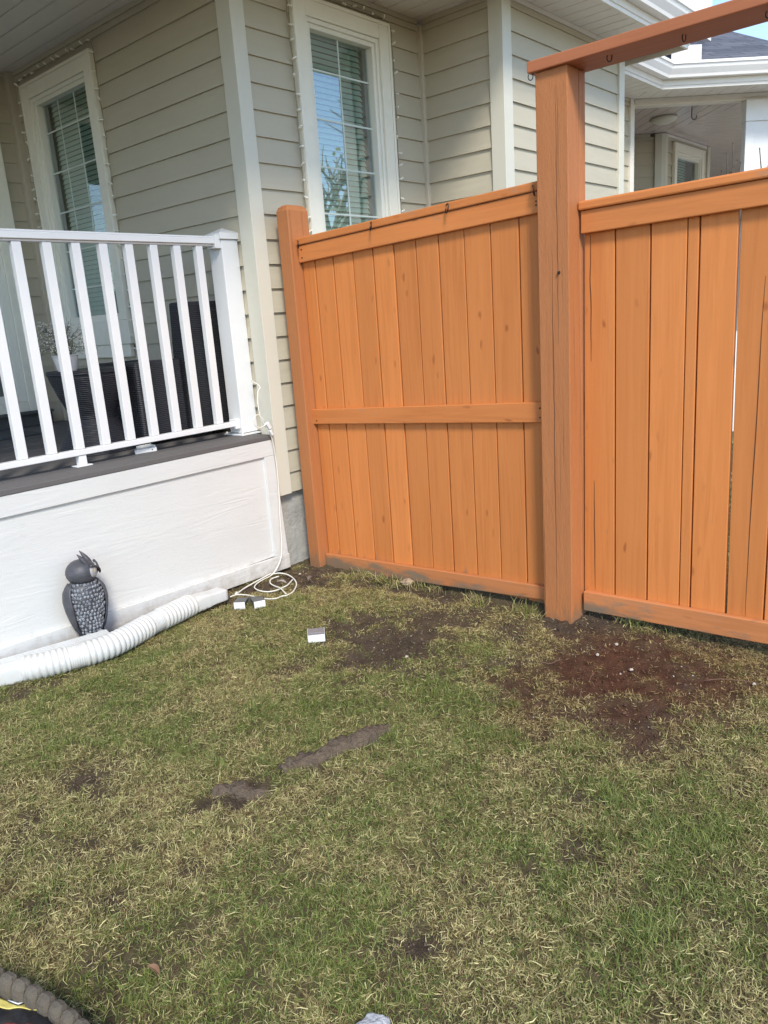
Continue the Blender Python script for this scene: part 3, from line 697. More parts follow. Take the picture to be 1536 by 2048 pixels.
# ------------------------------------------------------------------ porch deck
deck = thing('porch_deck', 'raised porch deck with grey boards and white wood grain skirt beside the lawn', 'porch', (1.5, 3.3, 0))
mb = MB(); y = 3.2
k = 0
while y < 5.5:
    x1 = 2.708 if k == 0 else 2.752
    y1 = y+.137
    if y < 3.24 and k > 0: pass
    mb.box(-2.5, x1, y, y1, .752, .776); y += .142; k += 1
obj('decking', mb, 'deck', deck, .003)
mb = MB(); mb.box(-2.5, 2.708, 3.203, 3.223, .664, .751); obj('fascia_board', mb, 'skirt', deck, .002)
mb = MB(); mb.box(-2.5, 2.64, 3.216, 3.228, .10, .663); obj('skirt_panel', mb, 'skirt', deck)
mb = MB(); mb.hexa([(2.638, 3.203, .098), (2.735, 3.203, .094), (2.735, 3.224, .094), (2.638, 3.224, .098), (2.638, 3.203, .663), (2.708, 3.203, .663), (2.708, 3.224, .663), (2.638, 3.224, .663)]); obj('skirt_post', mb, 'skirt', deck, .002)
mb = MB(); mb.hexa([(-2.5, 3.197, .10), (2.738, 3.197, .012), (2.738, 3.215, .012), (-2.5, 3.215, .10), (-2.5, 3.197, .215), (2.738, 3.197, .094), (2.738, 3.215, .094), (-2.5, 3.215, .215)]); obj('kick_board', mb, 'skirt', deck, .002)
mb = MB(); mb.box(-2.5, 2.62, 3.3, 3.34, .1, .70); obj('joist', mb, 'dark', deck)

# ------------------------------------------------------------------ railing
rl = thing('porch_railing', 'white aluminium railing standing on the edge of the grey porch deck', 'railing', (2.69, 3.40, .776))
mb = MB(); mb.box(-1.8, 2.628, 3.372, 3.432, 1.778, 1.806); mb.box(-1.8, 2.628, 3.378, 3.426, 1.8065, 1.816); mb.box(-1.8, 2.628, 3.385, 3.419, 1.768, 1.7775); obj('top_rail', mb, 'white', rl, .003)
mb = MB(); mb.box(-1.8, 2.628, 3.380, 3.422, .829, .856); obj('bottom_rail', mb, 'white', rl, .003)
bx_ = [2.512-.1332*k for k in range(0, 31)]
bal0 = None
for i, x in enumerate(bx_):
    if bal0 is None:
        mb = MB(); mb.box(x-.0205, x+.0205, 3.385, 3.417, .857, 1.767); bal0 = obj('baluster', mb, 'white', rl, .002, origin=(x, 3.4, .857))
    else:
        c = bal0.copy(); S.collection.objects.link(c); c.parent = rl; c.location = bal0.location+Vector((x-bx_[0], 0, 0))
mb = MB(); mb.box(2.636, 2.744, 3.362, 3.470, .788, 1.80); post = obj('railing_post', mb, 'white', rl, .004)
mb = MB(); mb.box(2.625, 2.755, 3.351, 3.481, 1.801, 1.832); mb.add([(2.625, 3.351, 1.832), (2.755, 3.351, 1.832), (2.755, 3.481, 1.832), (2.625, 3.481, 1.832), (2.69, 3.416, 1.862)], [(0, 1, 4), (1, 2, 4), (2, 3, 4), (3, 0, 4), (3, 2, 1, 0)]); obj('post_cap', mb, 'white', post, .002)
mb = MB(); mb.box(2.612, 2.768, 3.338, 3.494, .777, .785)
for a in (2.622, 2.758):
    for b in (3.348, 3.484): mb.lathe([(.006, .785), (.006, .792), (.001, .794)], (a, b, 0), 8)
obj('base_plate', mb, 'white', post, .001)
mb = MB(); mb.box(2.600, 2.6355, 3.366, 3.438, 1.755, 1.822); obj('bracket', mb, 'white', rl, .003)
mb = MB(); mb.box(2.604, 2.6352, 3.374, 3.43, .815, .868); obj('bracket', mb, 'white', rl, .003)
mb = MB(); mb.box(1.695, 1.733, 3.385, 3.417, .783, .828); mb.box(1.675, 1.753, 3.372, 3.43, .777, .7828); obj('foot', mb, 'white', rl, .002)

# ------------------------------------------------------------------ fence
fence = thing('wooden_fence', 'orange stained wooden fence between the house corner and the tall rough sawn post', 'fence', (2.93, 2.3, 0))
# left post: chamfered top
def chpost(x0, x1, y0, y1, z0, z1, c=.022, ch=.03):
    m_ = MB(); m_.hexa([(x0, y0, z0), (x1, y0, z0), (x1, y1, z0), (x0, y1, z0), (x0, y0, z1-ch), (x1, y0, z1-ch), (x1, y1, z1-ch), (x0, y1, z1-ch)])
    m_.f.pop(1); m_.r.pop(1)
    b0_ = len(m_.v); m_.v += [(x0+c*.35, y0+c*.35, z1-ch*.35), (x1-c*.35, y0+c*.35, z1-ch*.35), (x1-c*.35, y1-c*.35, z1-ch*.35), (x0+c*.35, y1-c*.35, z1-ch*.35), (x0+c, y0+c, z1), (x1-c, y0+c, z1), (x1-c, y1-c, z1), (x0+c, y1-c, z1)]
    for base, top in ((4, b0_), (b0_, b0_+4)):
        for k_ in range(4): m_.f.append((base+k_, base+(k_+1) % 4, top+(k_+1) % 4, top+k_)); m_.r.append(.4)
    m_.f.append((b0_+4, b0_+5, b0_+6, b0_+7)); m_.r.append(.4); return m_
obj('fence_post', chpost(2.857, 3.004, 3.08, 3.165, -.3, 1.945), 'post', fence, .004)
ts = [3.078, 2.987, 2.856, 2.716, 2.584, 2.451, 2.317, 2.186, 2.045, 1.908, 1.767, 1.632]
def zt(y, a=1.66, b=1.72): return a+(b-a)*(3.08-y)/1.4
mb = MB()
for a, b in zip(ts[:-1], ts[1:]):
    j = random.uniform(-.0015, .0015); g1 = random.uniform(.0022, .0042); g2 = random.uniform(.0022, .0042); dx_ = random.uniform(-.0015, .0015); rr = random.random()
    y0, y1 = b+g1, a-g2
    mb.hexa([(2.93+dx_, y0+j, .03), (2.95+dx_, y0+j, .03), (2.95+dx_, y1, .03), (2.93+dx_, y1, .03), (2.93+dx_, y0, zt(y0)+.03), (2.95+dx_, y0, zt(y0)+.03), (2.95+dx_, y1-j, zt(y1)+.03), (2.93+dx_, y1-j, zt(y1)+.03)], rr)
for a in ts[1:-1]: mb.box(2.9515, 2.958, a-.014, a+.014, .05, 1.68, .5)
obj('board_panel', mb, 'board', fence, .0025)
mb = MB(); mb.sbox(2.905, 2.9285, 1.64, 3.078, 1.716, 1.797, 1.656, 1.740); obj('top_rail', mb, 'rail', fence, .004)
mb = MB(); mb.sbox(2.897, 3.005, 1.64, 3.092, 1.800, 1.835, 1.742, 1.778); obj('cap_rail', mb, 'rail', fence, .005); capA = bpy.data.objects['cap_rail']
mb = MB(); mb.sbox(2.905, 2.9285, 1.64, 3.085, .869, .957, .809, .890); obj('mid_rail', mb, 'rail', fence, .004)
mb = MB(); mb.sbox(2.903, 2.9285, 1.64, 3.078, .058, .123, -.03, .064); obj('bottom_rail', mb, 'brail', fence, .004)
for z_ in (.30, 1.47): mb = MB(); mb.sbox(2.959, 2.989, 1.64, 3.078, z_, z_+.09, z_, z_+.09); obj('back_rail', mb, 'rail', fence, .004)
# tall post of two timbers
mb = MB(); mb.box(2.857, 2.9475, 1.503, 1.638, -.3, 2.207, .3); mb.box(2.950, 3.001, 1.5035, 1.6375, -.3, 2.206, .7); mb.box(2.94, 2.96, 1.508, 1.632, -.3, 2.2, .5)
obj('tall_post', mb, 'post', fence, .003, label='tall rough sawn orange post of two timbers carrying the overhead plank')
tp_ = bpy.data.objects['tall_post']
for (yy, za, zb, rr_) in ((1.575, .05, 1.55, .0012), (1.552, 1.2, 2.15, .0009)):
    P = [(2.8568, yy+.004*mnoise.noise(Vector((k_*.35, yy*30, 0))), za+(zb-za)*k_/40) for k_ in range(41)]
    mb = MB(); mb.tube(P, [rr_*math.sin(math.pi*(.04+.92*k_/40))+.0002 for k_ in range(41)], 5); obj('crack', mb, plain('post crack', (.10, .04, .02), .9), tp_)
mb = MB(); mb.sbox(2.838, 3.022, -1.2, 1.662, 2.200, 2.238, 2.208, 2.249); beam = obj('overhead_plank', mb, 'beam', fence, .004)
mb = MB(); mb.tube([(2.8555, 1.545, 1.475), (2.85, 1.545, 1.475), (2.846, 1.545, 1.4751)], [.006, .006, .003], 8); obj('screw', mb, 'black', fence)
for y_, z_ in ((3.05, 1.72), (3.05, 1.68), (1.67, 1.76), (1.67, 1.745), (1.67, .93), (1.67, .89), (3.05, .83)):
    mb = MB(); mb.tube([(2.9046, y_, z_), (2.902, y_, z_)], .0035, 7); obj('nail_head', mb, 'black', fence)
# cup hooks
def hookmesh():
    m_ = MB(); P = [(0, 0, 0), (-.012, 0, 0)]+[(-.012-.014*math.sin(a), 0, -.014+.014*math.cos(a)) for a in np.linspace(.3, 4.9, 12)]
    return m_.tube(smooth_path(P, 3), .0019, 6)
h0 = None
for (y_, z_) in ((3.065, 1.764), (2.555, 1.788), (2.109, 1.806), (1.681, 1.820)):
    if h0 is None:
        m_ = hookmesh().xf(Matrix.Translation((2.897, y_, z_)) @ Matrix.Rotation(R(50), 4, 'Z') @ Matrix.Scale(1.35, 4)); h0 = obj('cup_hook', m_, 'black', capA, origin=(2.897, y_, z_), smooth=True); hb = (y_, z_)
    else:
        c = h0.copy(); S.collection.objects.link(c); c.parent = capA; c.location = h0.location+Vector((0, y_-hb[0], z_-hb[1])); c.rotation_euler = (0, random.uniform(-.3, .3), random.uniform(-.3, .5))
h1 = None
for (x_, y_) in ((2.853, 1.644), (2.90, 1.349), (2.915, 1.091), (2.91, .82), (2.91, .55)):
    z_ = 2.207
    if h1 is None:
        m_ = MB(); P = [(0, 0, .002), (0, 0, -.008)]+[(0, .009-.009*math.cos(a), -.010-.012*math.sin(a)) for a in np.linspace(.3, 3.9, 10)]
        m_.tube(smooth_path(P, 3), .0019, 6).xf(Matrix.Translation((x_, y_, z_)) @ Matrix.Rotation(.6, 4, 'Z')); h1 = obj('hook', m_, 'black', beam, origin=(x_, y_, z_), smooth=True); hb1 = (x_, y_)
    else:
        c = h1.copy(); S.collection.objects.link(c); c.parent = beam; c.location = h1.location+Vector((x_-hb1[0], y_-hb1[1], 0)); c.rotation_euler = (0, 0, random.uniform(-.8, .8))

# ------------------------------------------------------------------ gate panel
gate = thing('wooden_gate', 'wide orange board gate panel hanging just above the stained ground right of the tall post', 'gate', (2.97, .8, 0))
mb = MB()
TE = [1.492, 1.364, 1.224, 1.0865, 1.043, .9075, .76, .615, .47, .325, .18]
BE = [1.4985, 1.357, 1.216, 1.081, 1.037, .898, .76, .615, .47, .325, .18]
gaps = [0, .006, .006, .004, .006, .0095, .006, .006, .008, .005, 0]
for i in range(len(TE)-1):
    g1 = gaps[i]/2; g2 = gaps[i+1]/2; dx_ = random.uniform(-.0015, .0015); rr = random.random()
    yt1, yt0 = TE[i]-g1, TE[i+1]+g2; yb1, yb0 = BE[i]-g1, BE[i+1]+g2
    ztp = lambda y_: 1.64
    mb.hexa([(2.968+dx_, yb0, .06), (2.988+dx_, yb0, .06), (2.988+dx_, yb1, .06), (2.968+dx_, yb1, .06), (2.968+dx_, yt0, 1.69), (2.988+dx_, yt0, 1.69), (2.988+dx_, yt1, 1.69), (2.968+dx_, yt1, 1.69)], rr)
for i in range(1, len(TE)-1):
    if i != 5: mb.hexa([(2.9895, BE[i]-.012, .07), (2.9960, BE[i]-.012, .07), (2.9960, BE[i]+.012, .07), (2.9895, BE[i]+.012, .07), (2.9895, TE[i]-.012, 1.68), (2.9960, TE[i]-.012, 1.68), (2.9960, TE[i]+.012, 1.68), (2.9895, TE[i]+.012, 1.68)], .5)
gp = obj('board_panel', mb, 'board', gate, .0025)
# long drying cracks in two of the boards
mb = MB()
def crack(ya, yb, za, zb, x=2.9665):
    P = []; n_ = 26
    for k_ in range(n_+1):
        f_ = k_/n_; P.append((x, ya+(yb-ya)*f_+.0035*mnoise.noise(Vector((f_*6, ya*20, 0))), za+(zb-za)*f_))
    mb.tube(P, [.0012*math.sin(math.pi*min(1, .06+f_*.9))+.0003 for f_ in np.linspace(0, 1, n_+1)], 5)
ckm = plain('dark crack', (.05, .02, .01), .9)
for ck in ((1.468, 1.463, 1.62, 1.12), (1.452, 1.447, .62, .13), (.815, .825, 1.40, .13), (.62, .6, 1.6, .9)):
    mb = MB(); crack(*ck); obj('crack', mb, ckm, gp)

mb = MB(); mb.sbox(2.938, 2.9665, .18, 1.494, 1.640, 1.722, 1.615, 1.700); obj('top_rail', mb, 'rail', gate, .004)
mb = MB(); mb.sbox(2.925, 3.03, .18, 1.50, 1.7235, 1.757, 1.7015, 1.735); obj('cap_rail', mb, 'rail', gate, .007)
mb = MB(); mb.sbox(2.938, 2.9665, .18, 1.490, .063, .148, .032, .122); obj('bottom_rail', mb, 'brail', gate, .004)
for y0_, y1_ in ((.18, .80), (1.0, 1.49)): mb = MB(); mb.sbox(2.9965, 3.025, y0_, y1_, .9, .99, .9, .99); obj('back_rail', mb, 'rail', gate, .004)

# ------------------------------------------------------------------ owl
def owl():
    base = Vector((1.488, 3.125, .085))
    t_ = thing('owl_statue', 'dark grey plastic owl decoy with scaly pale breast standing against the white skirt', 'owl statue', base)
    cr = Vector((.653, -.754, 0)).normalized(); tc_ = Vector((-.72, -.65, 0)).normalized()
    face = (cr*.62+tc_*.78).normalized(); a = math.atan2(face.y, face.x)
    hf = (cr*.97-tc_*.20).normalized(); ah = math.atan2(hf.y, hf.x)-a
    Mx = Matrix.Translation(base) @ Matrix.Rotation(a, 4, 'Z')
    dk = plain('owl dark plastic', (.055, .055, .065), .5, var=.15, vs=12, bs=.5, bsc=55, bd=.004, scale=(1, 1, 2.2), dirt=.35, dirtc=(.16, .16, .18))
    m, tt, b = newmat('owl breast paint')
    v = coords(tt, (1, 1, 1)); c = mix(tt, ramp(tt, noise(tt, v, 90, 6, .8), ((.40, 0), (.62, 1))), (.05, .055, .065), (.36, .38, .42)); put(tt, b.inputs['Base Color'], c); b.inputs['Roughness'].default_value = .55
    # body (egg, widest at shoulders, narrowing to the feet)
    H = .255; prof = [(.020, .0), (.040, .006), (.052, .03), (.063, .07), (.074, .12), (.079, .165), (.075, .205), (.062, .235), (.045, .252), (.02, .262)]
    mb = MB(); mb.lathe(prof, (0, 0, 0), 28, .92, 1.0); body = obj('body', mb.xf(Mx), dk, t_, smooth=True)
    # breast scales: rows of overlapping feathers on the front
    mb = MB()
    def rad(z):
        for (r0, z0_), (r1, z1_) in zip(prof[:-1], prof[1:]):
            if z0_ <= z <= z1_: return r0+(r1-r0)*(z-z0_)/(z1_-z0_)
        return .05
    nrow = 14
    for i in range(nrow):
        z = .020+i*.0168; r_ = rad(z); half = R(60)
        n_ = max(3, int(2*half*r_/.0145))
        for k_ in range(n_+1):
            th = -half+2*half*(k_+(.5 if i % 2 else 0))/n_
            if abs(th) > half: continue
            px_ = r_*.92*math.cos(th)+.001; py_ = r_*math.sin(th)
            rm = Matrix.Rotation(th, 3, 'Z') @ Matrix.Rotation(R(14), 3, 'Y')
            jx = random.uniform(-.0022, .0022); js = random.uniform(.72, 1.1); mb.ell((px_, py_+jx, z+random.uniform(-.003, .003)), (.005*js, .0074*js, .0100*js), 8, 6, rm)
    obj('breast_feathers', mb.xf(Mx), m, body, smooth=True)
    # wings folded at the sides
    for sgn in (-1, 1):
        mb = MB(); vs = []; 
        for i in range(13):
            f_ = i/12; z = .245-f_*.255; wdt = .052*math.sin(math.pi*min(1, f_*.78+.17))**.8*(1-f_**5)+.004; r_ = rad(max(.01, z))+.008+.006*math.sin(math.pi*f_)
            for k_ in range(9):
                th = sgn*(R(82)+(k_/8-.38)*wdt/.05*R(68)); rr = r_*(1+.02*math.cos(k_*2.2))
                vs.append((rr*.95*math.cos(th), rr*1.03*math.sin(th), z))
        fs = [(i*9+k_, i*9+k_+1, (i+1)*9+k_+1, (i+1)*9+k_) for i in range(12) for k_ in range(8)]
        mb.add(vs, fs); o = obj('wing', mb.xf(Mx), dk, t_, smooth=True); sd_ = o.modifiers.new('t', 'SOLIDIFY'); sd_.thickness = .009; sd_.offset = -1
    # head
    Mh = Mx @ Matrix.Translation((.004, 0, .286)) @ Matrix.Rotation(ah, 4, 'Z')
    mb = MB(); mb.ell((0, 0, 0), (.066, .064, .057), 24, 14)
    hd = obj('head', mb.xf(Mh), dk, t_, smooth=True)
    for sgn in (-1, 1):   # ear tufts sweeping back and up
        mb = MB(); P = [(.034, sgn*.022, .030), (.024, sgn*.026, .052), (.010, sgn*.028, .074), (.0, sgn*.029, .088)]
        mb.tube(smooth_path(P, 4), [.015, .0145, .014, .013, .012, .011, .0095, .008, .0065, .005, .0035, .0025, .0015], 8); obj('ear_tuft', mb.xf(Mh), dk, hd, smooth=True)
    fm = plain('owl pale face paint', (.33, .32, .33), .5, var=.4, vs=60)
    for sgn in (-1, 1):
        mb = MB(); mb.ell((.054, sgn*.024, .004), (.012, .024, .028), 14, 8, Matrix.Rotation(sgn*R(25), 3, 'Z')); fd = obj('face_disc', mb.xf(Mh), fm, hd, smooth=True)
        mb = MB(); mb.ell((.060, sgn*.025, .008), (.006, .0095, .0095), 10, 8); obj('eye', mb.xf(Mh), plain('owl yellow eye', (.55, .42, .12), .2), hd, smooth=True)
        mb = MB(); mb.tube(smooth_path([(.050, sgn*.046, .034), (.062, sgn*.024, .026), (.070, sgn*.006, .014)], 3), [.006]*7, 6); obj('brow', mb.xf(Mh), dk, hd, smooth=True)
    mb = MB(); mb.tube(smooth_path([(.058, 0, .012), (.072, 0, .006), (.077, 0, -.006), (.075, 0, -.014)], 3), list(np.linspace(.012, .0015, 10)), 8); obj('beak', mb.xf(Mh), M['black'], hd, smooth=True)
    ft = plain('owl foot paint', (.40, .40, .41), .5, var=.3, vs=50)
    for sgn in (-1, 1):
        mb = MB()
        for da in (-24, 0, 24):
            ca, sa = math.cos(R(da)), math.sin(R(da)); mb.tube([(.035, sgn*.026, .012), (.035+.022*ca, sgn*.026+.022*sa, .013), (.035+.036*ca, sgn*.026+.036*sa, .002)], [.007, .007, .003], 8)
        obj('foot', mb.xf(Mx), ft, t_, smooth=True)
    mb = MB(); mb.lathe([(.05, -.07), (.052, .0), (.04, .006)], (0, 0, 0), 20); obj('base', mb.xf(Mx), dk, t_)
    return t_
owl()

# ------------------------------------------------------------------ drain pipe + downspout
hs = thing('corrugated_drain_hose', 'long white corrugated plastic drain hose lying in the grass along the skirt', 'drain hose', (1.6, 3.0, 0))
HP = [(1.15, 3.072, .062), (1.24, 3.024, .062), (1.44, 2.972, .062), (1.565, 2.984, .062), (1.72, 3.03, .062), (1.878, 3.063, .061), (1.985, 3.084, .060)]
pth = smooth_path(HP, 40); mb = MB()
dist = [0]
for a, b in zip(pth[:-1], pth[1:]): dist.append(dist[-1]+(b-a).length)
Lh = dist[-1]; N_r = int(Lh/.0028); P = []; Rr = []
for i in range(N_r+1):
    d_ = Lh*i/N_r; j = min(len(dist)-2, max(0, int(np.searchsorted(dist, d_))-1)); f_ = (d_-dist[j])/max(1e-6, dist[j+1]-dist[j]); P.append(pth[j].lerp(pth[j+1], f_))
    pit = .0225+.003*math.sin(d_*9); fine = abs((d_*2.4) % 1-.5) < .08
    r_ = .0465+.0085*abs(math.sin(math.pi*d_/(.0235 if not fine else .009)))**.6*(1 if not fine else .6)
    Rr.append(r_)
mb.tube(P, Rr, 28, cap=True); obj('corrugated_tube', mb, 'hose', hs, smooth=True)
def rectadapter(p, q, w0, h0_, w1, h1, n_=10, r0=None):
    """loft from round (r0) at p to rectangle at q"""
    p = Vector(p); q = Vector(q); t_ = (q-p).normalized(); sd = Vector((t_.y, -t_.x, 0)).normalized(); up = sd.cross(t_).normalized(); m_ = MB(); vs = []; n2 = 28; L = n_+1
    for i in range(L):
        f_ = i/n_; c = p.lerp(q, f_); e = 2+6*min(1, f_*1.8)
        ww = w0+(w1-w0)*min(1, f_*1.6); hh = h0_+(h1-h0_)*min(1, f_*1.6); bulge = 1+.035*math.cos(i*math.pi) if f_ < .45 else 1
        for k in range(n2):
            a = 2*math.pi*k/n2; ca, sa = math.cos(a), math.sin(a); sx_ = abs(ca)**(2/e)*(1 if ca > 0 else -1); sy_ = abs(sa)**(2/e)*(1 if sa > 0 else -1)
            vs.append(c+sd*(ww*sx_*bulge)+up*(hh*sy_*bulge))
    fs = [(i*n2+k, i*n2+(k+1) % n2, (i+1)*n2+(k+1) % n2, (i+1)*n2+k) for i in range(L-1) for k in range(n2)]
    m_.add(vs, fs); return m_
o = obj('end_adapter', rectadapter((1.975, 3.083, .06), (2.175, 3.078, .058), .046, .046, .040, .030, 14), 'hose', hs, smooth=True); sd_ = o.modifiers.new('t', 'SOLIDIFY'); sd_.thickness = .002
mb = MB(); o = obj('end_adapter', rectadapter((1.165, 3.066, .062), (1.02, 3.115, .06), .047, .047, .046, .034, 10), 'hose', hs, smooth=True); sd_ = o.modifiers.new('t', 'SOLIDIFY'); sd_.thickness = .002
mb = MB(); mb.obox((.55, 3.22, .02), (.475, -.105, 0), (.012, .055, 0), (0, 0, .075)); obj('outlet_pipe', mb, 'hose', hs, .006)
ds = thing('downspout', 'straight white rectangular downspout lying between the drain hose and the skirt', 'downspout', (1.2, 3.13, 0))
def dsp(L0, L1, a, b_, inset, mb_):
    pass
u_ = Vector((.90, -.205, 0)); un = u_.normalized(); sn = Vector((-un.y, un.x, 0)); o0 = Vector((.607, 3.262-.07, .050))-un*.0+sn*.0
mb = MB(); w_, h_ = .072, .055
for (a0, a1, c0_, c1_) in ((0, w_, 0, .003), (0, w_, h_-.003, h_), (0, .003, .003, h_-.003), (w_-.003, w_, .003, h_-.003)):
    mb.obox(o0+sn*a0+Vector((0, 0, c0_)), u_, sn*(a1-a0), (0, 0, c1_-c0_))
for k_ in (.018, .036, .054): mb.obox(o0+sn*k_+Vector((0, 0, h_)), u_, sn*.005, (0, 0, .002))
obj('tube', mb, 'hose', ds, .001)

# ------------------------------------------------------------------ white cord
cordm = 'cord'
cd = thing('extension_cord', 'white extension cord running down the porch corner and looping on the soil', 'cord', (2.6, 3.15, 0))
P = [(2.685, 3.30, 1.07), (2.66, 3.205, 1.04), (2.63, 3.19, 1.015), (2.613, 3.18, .96), (2.614, 3.175, .90), (2.625, 3.175, .86), (2.645, 3.178, .835), (2.665, 3.18, .80), (2.688, 3.183, .755), (2.702, 3.188, .66), (2.704, 3.188, .56), (2.70, 3.187, .46), (2.692, 3.186, .38), (2.684, 3.185, .27), (2.676, 3.18, .18), (2.655, 3.172, .10), (2.61, 3.168, .045), (2.569, 3.170, .018), (2.493, 3.160, .014), (2.436, 3.140, .013), (2.392, 3.101, .014), (2.376, 3.042, .014), (2.388, 2.993, .013), (2.427, 2.969, .013), (2.476, 2.971, .013), (2.516, 2.977, .014), (2.59, 3.02, .013)]
mb = MB(); mb.tube(smooth_path(P, 6), .0035, 8); obj('cable', mb, cordm, cd, smooth=True)
P = [(2.569, 3.172, .022), (2.61, 3.158, .02), (2.632, 3.121, .014), (2.615, 3.054, .014), (2.57, 2.974, .018), (2.529, 2.925, .014), (2.457, 2.874, .013), (2.404, 2.862, .013), (2.383, 2.874, .013), (2.344, 2.874, .014), (2.318, 2.904, .014), (2.305, 2.966, .013), (2.300, 3.045, .013), (2.275, 3.10, .013), (2.235, 3.107, .013)]
mb = MB(); mb.tube(smooth_path(P, 6), .0035, 8); obj('cable', mb, cordm, cd, smooth=True)
P = [(2.404, 2.866, .02), (2.423, 2.904, .020), (2.448, 2.962, .021), (2.468, 3.031, .014), (2.488, 3.086, .013), (2.534, 3.131, .013), (2.585, 3.128, .014)]
mb = MB(); mb.tube(smooth_path(P, 6), .0035, 8); obj('cable', mb, cordm, cd, smooth=True)
P = [(2.29, 3.115, .013), (2.304, 3.121, .014), (2.365, 3.146, .014), (2.439, 3.155, .02), (2.512, 3.166, .024), (2.569, 3.170, .028)]
mb = MB(); mb.tube(smooth_path(P, 6), .0036, 8); obj('cable', mb, cordm, cd, smooth=True)
P = [(2.645, 3.172, .84), (2.60, 3.17, .832), (2.572, 3.172, .85), (2.575, 3.175, .885), (2.60, 3.178, .90), (2.622, 3.176, .885), (2.632, 3.172, .865)]
mb = MB(); mb.tube(smooth_path(P, 6), .003, 8); obj('cable', mb, cordm, cd, smooth=True)
mb = MB(); mb.obox((2.640, 3.16, .845), (.022, 0, -.035), (0, .02, 0), (.018, 0, .012)); mb.obox((2.660, 3.163, .806), (.016, 0, -.03), (0, .015, 0), (.013, 0, .008)); obj('plug', mb, 'white', cd, .004)
mb = MB(); mb.tube([(2.225, 3.108, .013), (2.20, 3.112, .013)], .006, 8); obj('plug', mb, 'black', cd, label='small black plug end')
mb = MB(); mb.obox((2.275, 3.10, .008), (.02, .01, 0), (-.006, .012, 0), (0, 0, .014)); obj('plug', mb, 'white', cd, .002)

# ------------------------------------------------------------------ metal offcuts
def offcut_U(name, label, loc, rz, w_, d_, h_, parts='U', grp=None):
    """short offcut of rectangular white downspout, lying open"""
    t_ = thing(name, label, 'metal offcut', loc, grp); mt = Matrix.Translation(loc) @ Matrix.Rotation(rz, 4, 'Z')
    steel = plain('bare grey metal inside', (.33, .34, .36), .4, .5)
    mb = MB(); mb.box(-w_/2, w_/2, -d_/2, -d_/2+.002, 0, h_); mb.box(-w_/2, -w_/2+.002, -d_/2+.002, d_/2, 0, h_); mb.box(w_/2-.002, w_/2, -d_/2+.002, d_/2, 0, h_)
    obj('shell', mb.xf(mt), 'white', t_, .0008)
    mb = MB(); mb.box(-w_/2+.0022, w_/2-.0022, -d_/2+.0022, d_/2, h_-.005, h_-.003); mb.box(-w_/2+.0022, w_/2-.0022, d_/2-.002, d_/2, 0, h_-.0055)
    mb.box(-w_/2+.006, w_/2-.006, -d_/2+.03, -d_/2+.034, h_-.003, h_-.0015)
    obj('inner_face', mb.xf(mt), steel, t_, .0005)
    return t_
cra = math.atan2(-.754, .653)
offcut_U('downspout_offcut', 'single square white and silver metal offcut lying in open lawn', (2.112, 2.343, .008), cra+.10, .075, .085, .034)
t_ = thing('downspout_offcut', 'white metal offcut bent into two small ends lying in grass near the cord loops', 'metal offcut', (2.215, 2.92, .008))
steel = plain('dull grey strap', (.16, .165, .16), .45, .6)
for (ox, aa) in ((-.050, -.06), (.038, .38)):
    mt = Matrix.Translation((2.215, 2.915, .006)) @ Matrix.Rotation(cra, 4, 'Z') @ Matrix.Translation((ox, 0, 0)) @ Matrix.Rotation(aa, 4, 'Z')
    mb = MB(); mb.box(-.028, .028, -.03, -.027, 0, .036); obj('end_plate', mb.xf(mt), 'white', t_, .0008)
    mb = MB(); mb.box(-.029, .029, -.0269, .05, .030, .034); mb.box(-.029, -.026, -.0268, .05, 0, .0299); obj('strap', mb.xf(mt), steel, t_, .0008)
mt = Matrix.Translation((2.215, 2.915, .006)) @ Matrix.Rotation(cra, 4, 'Z'); mb = MB(); mb.box(-.06, .06, .045, .049, 0, .034); obj('strap', mb.xf(mt), steel, t_)
t_ = thing('rail_bracket', 'small white metal bracket lying loose on the grey deck edge under the railing', 'bracket', (2.068, 3.437, .777))
mt = Matrix.Translation((2.07, 3.437, .777)) @ Matrix.Rotation(-.15, 4, 'Z'); mb = MB(); mb.prism([(-.06, -.02, 0), (.055, -.02, 0), (.055, .03, 0), (.03, .04, 0), (-.04, .035, 0)], (0, 0, .020)); obj('body', mb.xf(mt), 'white', t_, .002)
mb = MB(); mb.box(-.03, .05, .028, .033, .0201, .034); mb.box(.045, .05, -.018, .0279, .0201, .032); obj('flange', mb.xf(mt), 'white', t_, .001)
mb = MB(); mb.tube([(.03, -.0205, .011), (.03, -.022, .011)], .003, 8); obj('screw', mb.xf(mt), 'black', t_)

